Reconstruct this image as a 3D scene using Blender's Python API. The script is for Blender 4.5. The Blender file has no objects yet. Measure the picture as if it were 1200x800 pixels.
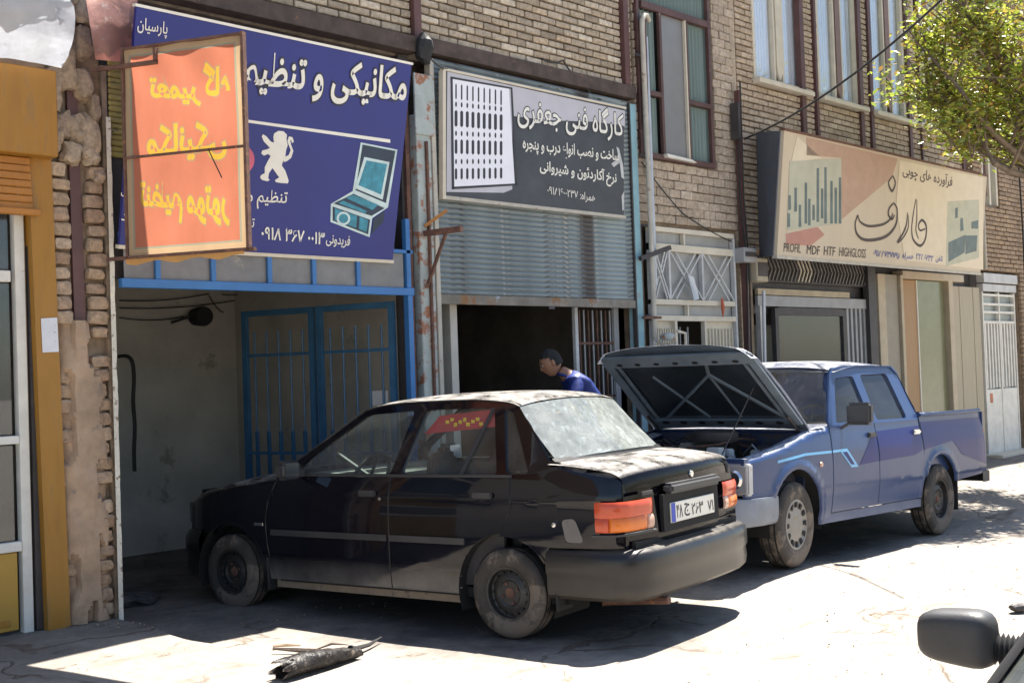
import bpy, bmesh, math, random
from mathutils import Vector, Matrix, noise
from mathutils.geometry import tessellate_polygon
random.seed(7)
R=math.radians; PI=math.pi
scene=bpy.context.scene; COL=scene.collection
# ---------------------------------------------------------------- camera
YAW,PITCH,ROLL,FPX,EYE=0.804241856,0.0249444657,-0.0348282089,1400.0,1.5
_v=Vector((math.sin(YAW)*math.cos(PITCH),math.cos(YAW)*math.cos(PITCH),math.sin(PITCH)))
_r0=Vector((math.cos(YAW),-math.sin(YAW),0)); _u0=_r0.cross(_v)
_r=math.cos(ROLL)*_r0+math.sin(ROLL)*_u0; _u=-math.sin(ROLL)*_r0+math.cos(ROLL)*_u0
cam_d=bpy.data.cameras.new('camera'); cam=bpy.data.objects.new('camera',cam_d); COL.objects.link(cam)
cam_d.sensor_width=36; cam_d.lens=36*FPX/1200; cam_d.clip_start=.05; cam_d.clip_end=2000
cam.matrix_world=Matrix(((_r.x,_u.x,-_v.x,0),(_r.y,_u.y,-_v.y,0),(_r.z,_u.z,-_v.z,EYE),(0,0,0,1)))
scene.camera=cam
EY=Vector((0,0,EYE))
def ray(px,py): return _v+_r*((px-600)/FPX)-_u*((py-400)/FPX)
def onplane(px,py,O,N):
    d=ray(px,py); return EY+d*((O-EY).dot(N)/d.dot(N))
def F(px,py,Y=7.3):                                  # point of the vertical plane y=Y seen there -> (X,Z)
    q=onplane(px,py,Vector((0,Y,0)),Vector((0,1,0))); return (q.x,q.z)
# ---------------------------------------------------------------- light
SUN=Vector((.40,.07,1)).normalized()
w=bpy.data.worlds.new("World"); scene.world=w; w.use_nodes=True
nt=w.node_tree; bg=nt.nodes['Background']; sky=nt.nodes.new('ShaderNodeTexSky'); sky.sky_type='NISHITA'; sky.sun_disc=False
sky.sun_elevation=math.asin(SUN.z); sky.sun_rotation=math.atan2(SUN.x,SUN.y); sky.air_density=1.0; sky.dust_density=.8
nt.links.new(sky.outputs[0],bg.inputs[0]); bg.inputs[1].default_value=.06
sd=bpy.data.lights.new('sun','SUN'); sd.energy=5; sd.angle=R(.5); sd.color=(1,.95,.87)
so=bpy.data.objects.new('sun',sd); COL.objects.link(so); so.rotation_euler=SUN.to_track_quat('Z','Y').to_euler(); so.location=(0,0,12)
scene.view_settings.view_transform='Standard'; scene.view_settings.look='None'; scene.view_settings.gamma=1
scene.view_settings.exposure=1.95
scene.cycles.max_bounces=8; scene.cycles.transparent_max_bounces=16

# ---------------------------------------------------------------- materials
def nodes(name):
    m=bpy.data.materials.new(name); m.use_nodes=True; n=m.node_tree; return m,n,n.nodes['Principled BSDF']
def nd(n,t,**k):
    x=n.nodes.new(t)
    for a,b in k.items(): setattr(x,a,b)
    return x
def mixc(n,fac,a,b,blend='MIX'):
    m=nd(n,'ShaderNodeMix',data_type='RGBA',blend_type=blend)
    for s,v in ((m.inputs[0],fac),(m.inputs[6],a),(m.inputs[7],b)):
        if hasattr(v,'is_output'): n.links.new(v,s)
        else: s.default_value=v if not isinstance(v,tuple) else (*v[:3],1)
    return m.outputs[2]
def ramp(n,src,a,b):
    r=nd(n,'ShaderNodeMapRange'); n.links.new(src,r.inputs[0]); r.inputs[1].default_value=a; r.inputs[2].default_value=b; return r.outputs[0]
def noise_n(n,vec,scale,detail=5,rough=.6):
    t=nd(n,'ShaderNodeTexNoise'); t.inputs['Scale'].default_value=scale; t.inputs['Detail'].default_value=detail; t.inputs['Roughness'].default_value=rough
    n.links.new(vec,t.inputs['Vector']); return t.outputs['Fac']
def coords(n,stretch=None,rnd=False):
    tc=nd(n,'ShaderNodeTexCoord'); v=tc.outputs['Object']
    if rnd:
        oi=nd(n,'ShaderNodeObjectInfo'); add=nd(n,'ShaderNodeVectorMath',operation='ADD'); mu=nd(n,'ShaderNodeMath',operation='MULTIPLY'); mu.inputs[1].default_value=37
        n.links.new(oi.outputs['Random'],mu.inputs[0]); n.links.new(v,add.inputs[0]); n.links.new(mu.outputs[0],add.inputs[1]); v=add.outputs[0]
    if stretch:
        mp=nd(n,'ShaderNodeMapping'); mp.inputs['Scale'].default_value=stretch; n.links.new(v,mp.inputs[0]); v=mp.outputs[0]
    return v
def M(name,col,rough=.75,metal=0,var=.22,scale=6,bump=.15,bscale=60,dirt=None,stretch=None,dirt2=None,spec=.5):
    """base colour broken by noise, a second colour in patches, fine relief"""
    m,n,b=nodes(name); v=coords(n,stretch)
    c=mixc(n,ramp(n,noise_n(n,v,scale),.3,.7),tuple(x*(1-var) for x in col),tuple(min(1,x*(1+var)) for x in col))
    for k,d in enumerate((dirt,dirt2)):
        if d:
            dc,thr,ds=d; f=ramp(n,noise_n(n,v,ds,8,.7),thr,thr+.07); c=mixc(n,f,c,dc)
    n.links.new(c,b.inputs['Base Color']); b.inputs['Roughness'].default_value=rough; b.inputs['Metallic'].default_value=metal
    b.inputs['Specular IOR Level'].default_value=spec
    if bump:
        bp=nd(n,'ShaderNodeBump'); bp.inputs['Strength'].default_value=bump; bp.inputs['Distance'].default_value=.01
        n.links.new(noise_n(n,v,bscale,6),bp.inputs['Height']); n.links.new(bp.outputs[0],b.inputs['Normal'])
    return m
def brick_mat(name,cols,bump=.5):
    m,n,b=nodes(name); v=coords(n,None,True)
    oi=nd(n,'ShaderNodeObjectInfo'); g=nd(n,'ShaderNodeNewGeometry'); ad=nd(n,'ShaderNodeMath',operation='ADD')
    n.links.new(oi.outputs['Random'],ad.inputs[0]); n.links.new(g.outputs['Random Per Island'],ad.inputs[1])
    fr=nd(n,'ShaderNodeMath',operation='FRACT'); n.links.new(ad.outputs[0],fr.inputs[0])
    cr=nd(n,'ShaderNodeValToRGB'); n.links.new(fr.outputs[0],cr.inputs[0]); cr.color_ramp.interpolation='LINEAR'
    e=cr.color_ramp.elements; e[0].color=(*cols[0],1); e[1].color=(*cols[-1],1)
    for i,c in enumerate(cols[1:-1]): x=e.new((i+1)/(len(cols)-1)); x.color=(*c,1)
    sp=mixc(n,ramp(n,noise_n(n,v,26,8,.75),.35,.7),(.55,.55,.55),(1.25,1.22,1.2))
    c=mixc(n,1.0,cr.outputs[0],sp,'MULTIPLY'); n.links.new(c,b.inputs['Base Color']); b.inputs['Roughness'].default_value=.9
    bp=nd(n,'ShaderNodeBump'); bp.inputs['Strength'].default_value=bump; bp.inputs['Distance'].default_value=.012
    n.links.new(noise_n(n,v,45,8,.7),bp.inputs['Height']); n.links.new(bp.outputs[0],b.inputs['Normal'])
    return m
def paint(name,col,dust=(.3,.25,.2),side=.12,top=.6,rough=.12,low=None,coat=.12,spec=.4):
    """car paint under settled dust (thicker on surfaces that face up) and road dirt near the sills"""
    m,n,b=nodes(name); v=coords(n)
    b.inputs['Base Color'].default_value=(*col,1)
    g=nd(n,'ShaderNodeNewGeometry'); sx=nd(n,'ShaderNodeSeparateXYZ'); n.links.new(g.outputs['Normal'],sx.inputs[0])
    up=ramp(n,sx.outputs['Z'],.55,1.0)
    n1=ramp(n,noise_n(n,v,3.5,8,.65),.3,.75); n2=ramp(n,noise_n(n,v,22,6,.7),.35,.8)
    def mth(op,a,bb):
        x=nd(n,'ShaderNodeMath',operation=op); x.use_clamp=True
        for i,q in enumerate((a,bb)):
            if hasattr(q,'is_output'): n.links.new(q,x.inputs[i])
            else: x.inputs[i].default_value=q
        return x.outputs[0]
    f=mth('ADD',mth('MULTIPLY',up,top),mth('MULTIPLY',n1,side)); n3=ramp(n,noise_n(n,v,6,8,.7),.36,.56); f=mth('MULTIPLY',f,mth('ADD',mth('MULTIPLY',n2,.35),mth('MULTIPLY',n3,.75)))
    if low:
        z=nd(n,'ShaderNodeSeparateXYZ'); n.links.new(v,z.inputs[0]); lo=ramp(n,z.outputs['Z'],low[0],low[1]); f=mth('ADD',f,mth('MULTIPLY',lo,mth('ADD',mth('MULTIPLY',n1,.4),.22)))
    c=mixc(n,f,col,dust); n.links.new(c,b.inputs['Base Color'])
    n.links.new(mth('ADD',mth('MULTIPLY',f,.8),rough),b.inputs['Roughness'])
    b.inputs['Coat Weight'].default_value=coat; b.inputs['Coat Roughness'].default_value=.06; b.inputs['Specular IOR Level'].default_value=spec
    wv=nd(n,'ShaderNodeBump'); wv.inputs['Strength'].default_value=.12; wv.inputs['Distance'].default_value=.02
    n.links.new(noise_n(n,v,3,2,.5),wv.inputs['Height']); n.links.new(wv.outputs[0],b.inputs['Normal'])
    return m
def glass(name,tint=(.8,.85,.83),dust=.08,dcol=(.5,.5,.47),rough=.02,refl=1.0):
    m=bpy.data.materials.new(name); m.use_nodes=True; n=m.node_tree; n.nodes.clear()
    o=nd(n,'ShaderNodeOutputMaterial'); tr=nd(n,'ShaderNodeBsdfTransparent'); tr.inputs[0].default_value=(*tint,1)
    gl=nd(n,'ShaderNodeBsdfGlossy'); gl.inputs['Roughness'].default_value=rough
    lw=nd(n,'ShaderNodeLayerWeight'); lw.inputs[0].default_value=.5; pw=nd(n,'ShaderNodeMath',operation='POWER'); n.links.new(lw.outputs['Facing'],pw.inputs[0]); pw.inputs[1].default_value=5
    fr=nd(n,'ShaderNodeMapRange'); n.links.new(pw.outputs[0],fr.inputs[0]); fr.inputs[3].default_value=.045*refl; fr.inputs[4].default_value=.95
    mx=nd(n,'ShaderNodeMixShader'); n.links.new(fr.outputs[0],mx.inputs[0]); n.links.new(tr.outputs[0],mx.inputs[1]); n.links.new(gl.outputs[0],mx.inputs[2])
    df=nd(n,'ShaderNodeBsdfDiffuse'); df.inputs[0].default_value=(*dcol,1)
    m2=nd(n,'ShaderNodeMixShader'); v=coords(n); f=noise_n(n,v,5,8,.7); mr=nd(n,'ShaderNodeMapRange'); n.links.new(f,mr.inputs[0])
    mr.inputs[1].default_value=.3; mr.inputs[2].default_value=.7; mr.inputs[3].default_value=dust*.5; mr.inputs[4].default_value=dust*1.5
    n.links.new(mr.outputs[0],m2.inputs[0]); n.links.new(mx.outputs[0],m2.inputs[1]); n.links.new(df.outputs[0],m2.inputs[2]); n.links.new(m2.outputs[0],o.inputs[0])
    return m
def cloth_trans(name,col,tr=.5):
    m=bpy.data.materials.new(name); m.use_nodes=True; n=m.node_tree; n.nodes.clear(); o=nd(n,'ShaderNodeOutputMaterial')
    v=coords(n); c=mixc(n,ramp(n,noise_n(n,v,5,6),.3,.7),tuple(x*.88 for x in col),tuple(min(1,x*1.1) for x in col))
    d=nd(n,'ShaderNodeBsdfDiffuse'); t=nd(n,'ShaderNodeBsdfTranslucent'); n.links.new(c,d.inputs[0]); n.links.new(c,t.inputs[0])
    x=nd(n,'ShaderNodeMixShader'); x.inputs[0].default_value=tr; n.links.new(d.outputs[0],x.inputs[1]); n.links.new(t.outputs[0],x.inputs[2]); n.links.new(x.outputs[0],o.inputs[0]); return m

MT={}
def mt(k,f):
    if k not in MT: MT[k]=f()
    return MT[k]
m_brickA=brick_mat('old_brick',[(.30,.245,.18),(.52,.44,.335),(.41,.34,.255),(.64,.56,.44),(.47,.395,.3),(.34,.275,.205),(.54,.43,.3)])
m_brickC=brick_mat('tan_brick',[(.38,.29,.2),(.53,.42,.305),(.45,.355,.255),(.6,.49,.365)])
m_brickP=brick_mat('pier_brick',[(.3,.2,.13),(.42,.30,.195),(.36,.25,.17),(.48,.36,.25),(.33,.22,.145)],.8)
m_brickO=brick_mat('orange_brick',[(.30,.215,.14),(.4,.29,.19),(.35,.25,.165),(.28,.21,.15)])
m_stone=brick_mat('rubble_stone',[(.34,.25,.17),(.42,.32,.225),(.5,.39,.28),(.3,.22,.16)],1.0)
m_mortar=M('dark_mortar',(.17,.14,.105),.95,var=.4,scale=9,bump=.6)
m_mortarL=M('earth_mortar',(.26,.19,.13),.95,var=.35,scale=9,bump=.8,bscale=30)
m_plaster=M('mud_plaster',(.36,.25,.165),.95,var=.3,scale=5,bump=.8,bscale=22,dirt=((.2,.16,.13),.6,7))
m_white=M('old_white_paint',(.62,.6,.54),.7,var=.12,scale=6,dirt=((.33,.24,.16),.66,9))
m_cream=M('cream_paint',(.58,.52,.41),.7,var=.1,dirt=((.3,.2,.12),.68,10))
m_greywhite=M('grey_white_paint',(.46,.46,.45),.6,var=.15,dirt=((.25,.17,.12),.64,14))
m_yellow=M('ochre_paint',(.31,.145,.015),.5,var=.14,scale=3,dirt=((.2,.12,.05),.66,16),dirt2=((.27,.14,.03),.55,3),stretch=(4,4,.7),bump=.08)
m_yellow2=M('ochre_panel_paint',(.38,.22,.03),.5,var=.1,scale=2,dirt=((.3,.17,.04),.72,6),bump=.05)
m_orange=M('orange_slat_paint',(.36,.15,.025),.55,var=.12,dirt=((.24,.1,.03),.64,20))
m_blue=M('blue_frame_paint',(.035,.15,.38),.45,var=.12,dirt=((.03,.1,.3),.66,12),bump=.05)
m_blueD=M('blue_gate_paint',(.028,.10,.19),.4,var=.2,dirt=((.03,.04,.06),.68,12),bump=.05)
m_rust=M('rusty_steel',(.12,.06,.042),.85,var=.35,scale=14,dirt=((.26,.12,.06),.58,22),bump=.5)
m_lint=M('dark_rusted_beam',(.07,.05,.042),.85,var=.35,scale=9,dirt=((.16,.09,.06),.6,14),bump=.4)
m_brown=M('brown_steel_paint',(.10,.045,.04),.6,var=.2,dirt=((.2,.14,.11),.7,14))
m_dark=M('dark_steel',(.045,.04,.04),.6,var=.3,bump=.2)
m_black=M('black_rubber',(.018,.018,.019),.75,var=.3,bump=.2)
m_plast=M('black_plastic',(.035,.035,.037),.5,var=.2,bump=.08,bscale=150)
m_grey=M('grey_sheet',(.3,.3,.3),.6,var=.12,dirt=((.2,.17,.14),.7,9))
m_concrete=M('interior_plaster',(.52,.49,.43),.9,var=.16,scale=2.2,bump=.2,bscale=20,dirt=((.3,.27,.22),.6,2.5),dirt2=((.2,.17,.14),.68,6))
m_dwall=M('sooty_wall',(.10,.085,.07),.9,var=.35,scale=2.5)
m_shutter=M('worn_shutter_steel',(.2,.235,.24),.6,.3,var=.4,scale=3,bump=.35,dirt=((.4,.4,.37),.6,9),dirt2=((.085,.075,.07),.56,5),stretch=(.5,1,1.4))
m_rustpatch=M('paint_over_rust',(.36,.4,.38),.7,var=.2,dirt=((.3,.13,.07),.52,8),dirt2=((.5,.5,.47),.66,13),bump=.3)
m_teal=M('teal_flaking_paint',(.22,.38,.42),.7,var=.15,dirt=((.3,.24,.19),.6,7))
m_pipe=M('weathered_pipe',(.42,.39,.33),.6,var=.15,dirt=((.24,.15,.1),.6,9))
m_zinc=M('zinc_pipe',(.45,.47,.5),.45,.5,var=.12)
m_lead=M('black_cable',(.02,.02,.02),.6,var=.1,bump=0)
m_print_w=M('white_print',(.74,.72,.64),.6,var=.06,bump=0)
m_print_k=M('black_print',(.03,.03,.04),.6,var=.1,bump=0)
m_glassH=glass('house_glass',(.55,.6,.62),.06,(.4,.4,.4),.02,1.6)
m_glassC=glass('car_glass',(.74,.8,.78),.09,(.5,.49,.45),.02,1.0)
m_glassT=glass('truck_glass',(.85,.88,.87),.035,(.5,.49,.45),.02,.7)
m_curtain=M('white_curtain',(.82,.83,.86),.9,var=.08,stretch=(6,6,.3),bump=0)

# ---------------------------------------------------------------- object helpers
def tag(o,label=None,cat=None,group=None,kind=None):
    if label: o['label']=label
    if cat: o['category']=cat
    if group: o['group']=group
    if kind: o['kind']=kind
    return o
def root(name,label,cat,loc=(0,0,0),rz=0,group=None):
    o=bpy.data.objects.new(name,None); COL.objects.link(o); o.location=loc; o.rotation_euler=(0,0,rz); o.empty_display_size=.1
    return tag(o,label,cat,group)
def link(name,me,parent=None,mat=None):
    o=bpy.data.objects.new(name,me); COL.objects.link(o)
    if mat is not None and len(me.materials)==0: me.materials.append(mat)
    if parent is not None: o.parent=parent
    return o
class MB:
    """collects shapes into one bmesh; coordinates are world metres unless the parent is turned"""
    def __init__(s): s.b=bmesh.new()
    def box(s,x0,x1,y0,y1,z0,z1,mat=None):
        vs=[s.b.verts.new(p) for p in ((x0,y0,z0),(x1,y0,z0),(x1,y1,z0),(x0,y1,z0),(x0,y0,z1),(x1,y0,z1),(x1,y1,z1),(x0,y1,z1))]
        if mat is not None:
            for v in vs: v.co=mat@v.co
        for f in ((0,3,2,1),(4,5,6,7),(0,1,5,4),(1,2,6,5),(2,3,7,6),(3,0,4,7)): s.b.faces.new([vs[i] for i in f])
        return s
    def prism(s,pts,d):                  # polygon of 3D points pushed along vector d
        d=Vector(d); a=[s.b.verts.new(p) for p in pts]; c=[s.b.verts.new(Vector(p)+d) for p in pts]; n=len(a)
        s.b.faces.new(a); s.b.faces.new(c[::-1])
        for i in range(n): s.b.faces.new((a[i],c[i],c[(i+1)%n],a[(i+1)%n]))
        return s
    def poly(s,pts): s.b.faces.new([s.b.verts.new(p) for p in pts]); return s
    def tube(s,path,r,n=8,closed=False):
        P=[Vector(p) for p in path]; rings=[]; m=len(P); up=None
        for i,p in enumerate(P):
            if closed: t=P[(i+1)%m]-P[i-1]
            else: t=P[min(i+1,m-1)]-P[max(i-1,0)]
            t.normalize()
            if up is None: up=Vector((0,0,1)) if abs(t.z)<.9 else Vector((1,0,0))
            a=t.cross(up); 
            if a.length<1e-4: a=t.cross(Vector((1,0,0)))
            a.normalize(); b_=a.cross(t); up=b_
            rr=r[i] if isinstance(r,(list,tuple)) else r
            rings.append([s.b.verts.new(p+a*math.cos(2*PI*k/n)*rr+b_*math.sin(2*PI*k/n)*rr) for k in range(n)])
        for i in range(m if closed else m-1):
            A,B=rings[i],rings[(i+1)%m]
            for k in range(n): s.b.faces.new((A[k],A[(k+1)%n],B[(k+1)%n],B[k]))
        if not closed: s.b.faces.new(rings[0][::-1]); s.b.faces.new(rings[-1])
        return s
    def lathe(s,prof,n=24,mat=None,cap=True):   # profile [(r,h)] turned about local Y
        rings=[[s.b.verts.new((r*math.cos(2*PI*k/n),h,r*math.sin(2*PI*k/n))) for k in range(n)] for r,h in prof]
        if mat is not None:
            for g in rings:
                for v in g: v.co=mat@v.co
        for A,B in zip(rings,rings[1:]):
            for k in range(n): s.b.faces.new((A[k],B[k],B[(k+1)%n],A[(k+1)%n]))
        if cap:
            if prof[0][0]>1e-4: s.b.faces.new(rings[0])
            if prof[-1][0]>1e-4: s.b.faces.new(rings[-1][::-1])
        return s
    def rough(s,amp,sc=8,seed=0):
        for v in s.b.verts:
            q=v.co*sc+Vector((seed*7.3,seed*3.1,seed)); v.co+=Vector((noise.noise(q),noise.noise(q+Vector((9,0,0))),noise.noise(q+Vector((0,9,0)))))*amp
        return s
    def bevel(s,w=.005,seg=1):
        bmesh.ops.bevel(s.b,geom=list(s.b.edges),offset=w,segments=seg,affect='EDGES',clamp_overlap=True); return s
    def build(s,name,mat,parent=None,smooth=False,local=False):
        if not s.b.faces: return None
        bmesh.ops.recalc_face_normals(s.b,faces=list(s.b.faces))
        if parent is not None and not local:
            L=Vector(parent.location)
            if parent.parent is not None: L=L+Vector(parent.parent.location)
            for v in s.b.verts: v.co-=L
        me=bpy.data.meshes.new(name); s.b.to_mesh(me); s.b.free()
        if smooth:
            me.polygons.foreach_set('use_smooth',[True]*len(me.polygons))
            try: me.set_sharp_from_angle(angle=R(38))
            except Exception: pass
        return link(name,me,parent,mat)
def BX(name,mat,parent,x0,x1,y0,y1,z0,z1,bev=0,local=False):
    b=MB().box(x0,x1,y0,y1,z0,z1)
    if bev: b.bevel(bev)
    return b.build(name,mat,parent,local=local)

# Persian lettering: letters turned into their joined forms, laid right to left
AR={'ا':('\ufe8d','\ufe8e'),'آ':('\ufe81','\ufe82'),'ب':('\ufe8f','\ufe90','\ufe91','\ufe92'),'پ':('\ufb56','\ufb57','\ufb58','\ufb59'),'ت':('\ufe95','\ufe96','\ufe97','\ufe98'),
'ج':('\ufe9d','\ufe9e','\ufe9f','\ufea0'),'چ':('\ufb7a','\ufb7b','\ufb7c','\ufb7d'),'خ':('\ufea5','\ufea6','\ufea7','\ufea8'),'د':('\ufea9','\ufeaa'),'ر':('\ufead','\ufeae'),
'س':('\ufeb1','\ufeb2','\ufeb3','\ufeb4'),'ش':('\ufeb5','\ufeb6','\ufeb7','\ufeb8'),'ص':('\ufeb9','\ufeba','\ufebb','\ufebc'),'ظ':('\ufec5','\ufec6','\ufec7','\ufec8'),
'ع':('\ufec9','\ufeca','\ufecb','\ufecc'),'ف':('\ufed1','\ufed2','\ufed3','\ufed4'),'ک':('\ufb8e','\ufb8f','\ufb90','\ufb91'),'گ':('\ufb92','\ufb93','\ufb94','\ufb95'),
'ل':('\ufedd','\ufede','\ufedf','\ufee0'),'م':('\ufee1','\ufee2','\ufee3','\ufee4'),'ن':('\ufee5','\ufee6','\ufee7','\ufee8'),'و':('\ufeed','\ufeee'),
'ه':('\ufee9','\ufeea','\ufeeb','\ufeec'),'ی':('\ufbfc','\ufbfd','\ufbfe','\ufbff'),'ئ':('\ufe89','\ufe8a','\ufe8b','\ufe8c')}
def shape(t):
    out=''
    for i,c in enumerate(t):
        if c not in AR: out+=c; continue
        f=AR[c]; prev=i>0 and t[i-1] in AR and len(AR[t[i-1]])==4; nxt=i<len(t)-1 and t[i+1] in AR and len(f)==4
        out+=f[(3 if prev else 2) if nxt else (1 if prev else 0)]
    res=''; num=''                      # digits and Latin keep their own order
    rev=out[::-1]; D='۰۱۲۳۴۵۶۷۸۹-'
    for i,c in enumerate(rev):
        if c in D or (c==' ' and num and i+1<len(rev) and rev[i+1] in D): num=c+num
        else: res+=num+c; num=''
    return res+num
def text_mesh(t,offset=0,persian=True):
    cu=bpy.data.curves.new('lettering','FONT'); cu.body=shape(t) if persian else t; cu.resolution_u=2; cu.offset=offset; cu.materials.append(None); cu.materials.append(None)
    for i_,bf in enumerate(cu.body_format): bf.material_index=i_%2
    ob=bpy.data.objects.new('lettering',cu); COL.objects.link(ob); bpy.context.view_layer.update()
    me=bpy.data.meshes.new_from_object(ob.evaluated_get(bpy.context.evaluated_depsgraph_get()))
    COL.objects.unlink(ob); bpy.data.objects.remove(ob); bpy.data.curves.remove(cu); me.materials.clear(); me.polygons.foreach_set('material_index',[0]*len(me.polygons)); return me

class Frame:
    """a sign's own plane: O lower left, U right, V up; parts use x=u, z=v, -y towards the street"""
    def __init__(s,O,U,V,name,label,cat,group=None):
        s.O=Vector(O); s.U=Vector(U).normalized(); s.V=Vector(V).normalized(); s.N=s.U.cross(s.V); s.V=s.N.cross(s.U)
        s.root=bpy.data.objects.new(name,None); COL.objects.link(s.root); tag(s.root,label,cat,group); s.root.empty_display_size=.1
        Y=-s.N; s.root.matrix_world=Matrix(((s.U.x,Y.x,s.V.x,s.O.x),(s.U.y,Y.y,s.V.y,s.O.y),(s.U.z,Y.z,s.V.z,s.O.z),(0,0,0,1)))
    def uv(s,px,py): q=onplane(px,py,s.O,s.N)-s.O; return q.dot(s.U),q.dot(s.V)
    def print(s,name,pts,mat,lift=.002,px=True,parent=None,th=0.0008):
        P=[s.uv(*p) for p in pts] if px else pts
        b=MB().prism([(u,-lift,v) for u,v in P],(0,-th,0)); b.b.normal_update(); bmesh.ops.triangulate(b.b,faces=list(b.b.faces)); return b.build(name,mat,parent or s.root,local=True)
    def prints(s,name,polys,mat,lift=.002,px=True,parent=None):
        b=MB()
        for pts in polys: b.prism([(u,-lift,v) for u,v in ([s.uv(*p) for p in pts] if px else pts)],(0,-.0008,0))
        b.b.normal_update(); bmesh.ops.triangulate(b.b,faces=list(b.b.faces)); return b.build(name,mat,parent or s.root,local=True)
    def text(s,t,p0,p1,hpx,mat,lift=.004,bold=.0,outline=None,ob=.06,persian=True,mirror=False,name='lettering'):
        """fit between two pixel points on its base line, hpx = height of the inked box in pixels at the middle"""
        u0,v0=s.uv(*p0); u1,v1=s.uv(*p1); mid=((p0[0]+p1[0])/2,(p0[1]+p1[1])/2); hv=s.uv(mid[0],mid[1]-hpx)[1]-s.uv(*mid)[1]
        res=None
        for k,(off,mm,l) in enumerate(((bold+ob,outline,lift),(bold,mat,lift+.0015))):
            if mm is None: continue
            me=text_mesh(t,off,persian); base=text_mesh(t,bold,persian)
            xs=[v.co.x for v in base.vertices]; ys=[v.co.y for v in base.vertices]; x0,x1,y0,y1=min(xs),max(xs),min(ys),max(ys)
            for v in me.vertices:
                a=(v.co.x-x0)/(x1-x0); 
                if mirror: a=1-a
                v.co=(u0+(u1-u0)*a,-l,v0+(v1-v0)*a+hv*(v.co.y-y0)/(y1-y0))
            me.update(); res=link(name if k else name+'_outline',me,s.root,mm)
        return res

# brick walls: every brick its own block, nearest ones as single parts, the rest joined
def brick_block(L,H,D,seed,rough=.004):
    b=MB().box(-L/2,L/2,0,D,-H/2,H/2); b.bevel(.006); b.rough(rough,22,seed); me=bpy.data.meshes.new('brick')
    for f in b.b.faces: f.smooth=False
    b.b.to_mesh(me); b.b.free(); return me
def bricks(rt,X0,X1,Z0,Z1,Y,holes,mat,L=.205,H=.055,gx=.012,gz=.014,D=.07,limit=295,proto=None,rough=.004,jit=.004,vis=None):
    protos=[brick_block(L,H,D,k,rough) for k in range(5)]
    for p in protos: p.materials.append(mat)
    rest=[]; cand=[]
    row=0; z=Z0+H/2
    while z<Z1:
        x=X0-(L+gx)*(.5 if row%2 else 0)+L/2
        while x-L/2<X1:
            a,b=max(x-L/2,X0),min(x+L/2,X1)
            if b-a>.03: 
                segs=[(a,b)]
                for hx0,hx1,hz0,hz1 in holes:
                    if hz0<z<hz1:
                        ns=[]
                        for p,q in segs:
                            if q<=hx0 or p>=hx1: ns.append((p,q)); continue
                            if p<hx0-.02: ns.append((p,hx0))
                            if q>hx1+.02: ns.append((hx1,q))
                        segs=ns
                for p,q in segs:
                    if q-p>.025: cand.append(((p+q)/2,z,(q-p)/L))
            x+=L+gx
        z+=H+gz; row+=1
    def size(c):
        X,zz,sx=c; dv=Vector((X,Y,zz-EYE)); d=dv.dot(_v); px=600+FPX*dv.dot(_r)/d; py=400-FPX*dv.dot(_u)/d
        inside=-20<px<1220 and -20<py<820 and (vis is None or vis(px,py)); return (0 if inside else 1,d)
    cand.sort(key=size)
    L0=Vector(rt.location)
    for i,(X,zz,sx) in enumerate(cand):
        yj=Y+random.uniform(-jit,jit)
        if i<limit and size((X,zz,sx))[0]==0:
            o=bpy.data.objects.new('brick',random.choice(protos)); COL.objects.link(o); o.parent=rt; o.location=Vector((X,yj,zz))-L0
            o.scale=(sx,1,random.uniform(.93,1.05)); o.rotation_euler=(0,random.uniform(-.012,.012),0)
        else: rest.append((X,yj,zz,sx))
    if rest:
        b=MB()
        for X,yj,zz,sx in rest:
            w_=L*sx/2; h=H/2*random.uniform(.9,1.05); b.box(X-w_,X+w_,yj,yj+.04,zz-h,zz+h)
        tag(b.build('brick_courses',mat,rt),kind='stuff')

def Q(name,mat,rt,px,Y=7.3,th=.03,out=0.0,bev=0):
    """slab standing in the plane y=Y-out, outline read off the facade plane"""
    pts=[]
    for a,b in px: X,Z=F(a,b,Y-out); pts.append((X,Y-out,Z))
    m=MB().prism(pts,(0,th,0))
    if bev: m.bevel(bev)
    return m.build(name,mat,rt)
def bar(name,mat,rt,p0,p1,w=.04,Y=7.3,out=.02,th=.03):
    """straight bar of width w (m) between two facade points given as (X,Z)"""
    a=Vector((p0[0],0,p0[1])); b=Vector((p1[0],0,p1[1])); t=(b-a).normalized(); n=Vector((-t.z,0,t.x))*w/2
    return MB().prism([tuple(q+Vector((0,Y-out,0))) for q in (a-n,b-n,b+n,a+n)],(0,th,0)).build(name,mat,rt)
def wall_holes(name,mat,rt,X0,X1,Z0,Z1,Y,th,holes):
    xs=sorted({X0,X1,*[h[0] for h in holes],*[h[1] for h in holes]}); zs=sorted({Z0,Z1,*[h[2] for h in holes],*[h[3] for h in holes]})
    xs=[x for x in xs if X0<=x<=X1]; zs=[z for z in zs if Z0<=z<=Z1]; b=MB()
    for a,c in zip(xs,xs[1:]):
        for d,e in zip(zs,zs[1:]):
            mx,mz=(a+c)/2,(d+e)/2
            if any(h[0]<mx<h[1] and h[2]<mz<h[3] for h in holes): continue
            b.box(a,c,Y,Y+th,d,e)
    bmesh.ops.remove_doubles(b.b,verts=list(b.b.verts),dist=1e-5)
    seen={}
    for f in list(b.b.faces):
        k=tuple(sorted(v.index for v in f.verts))
        seen.setdefault(k,[]).append(f)
    b.b.verts.index_update(); seen={}
    for f in list(b.b.faces): seen.setdefault(tuple(sorted(v.index for v in f.verts)),[]).append(f)
    bmesh.ops.delete(b.b,geom=[f for l in seen.values() if len(l)>1 for f in l],context='FACES_ONLY')
    return b.build(name,mat,rt)

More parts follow.
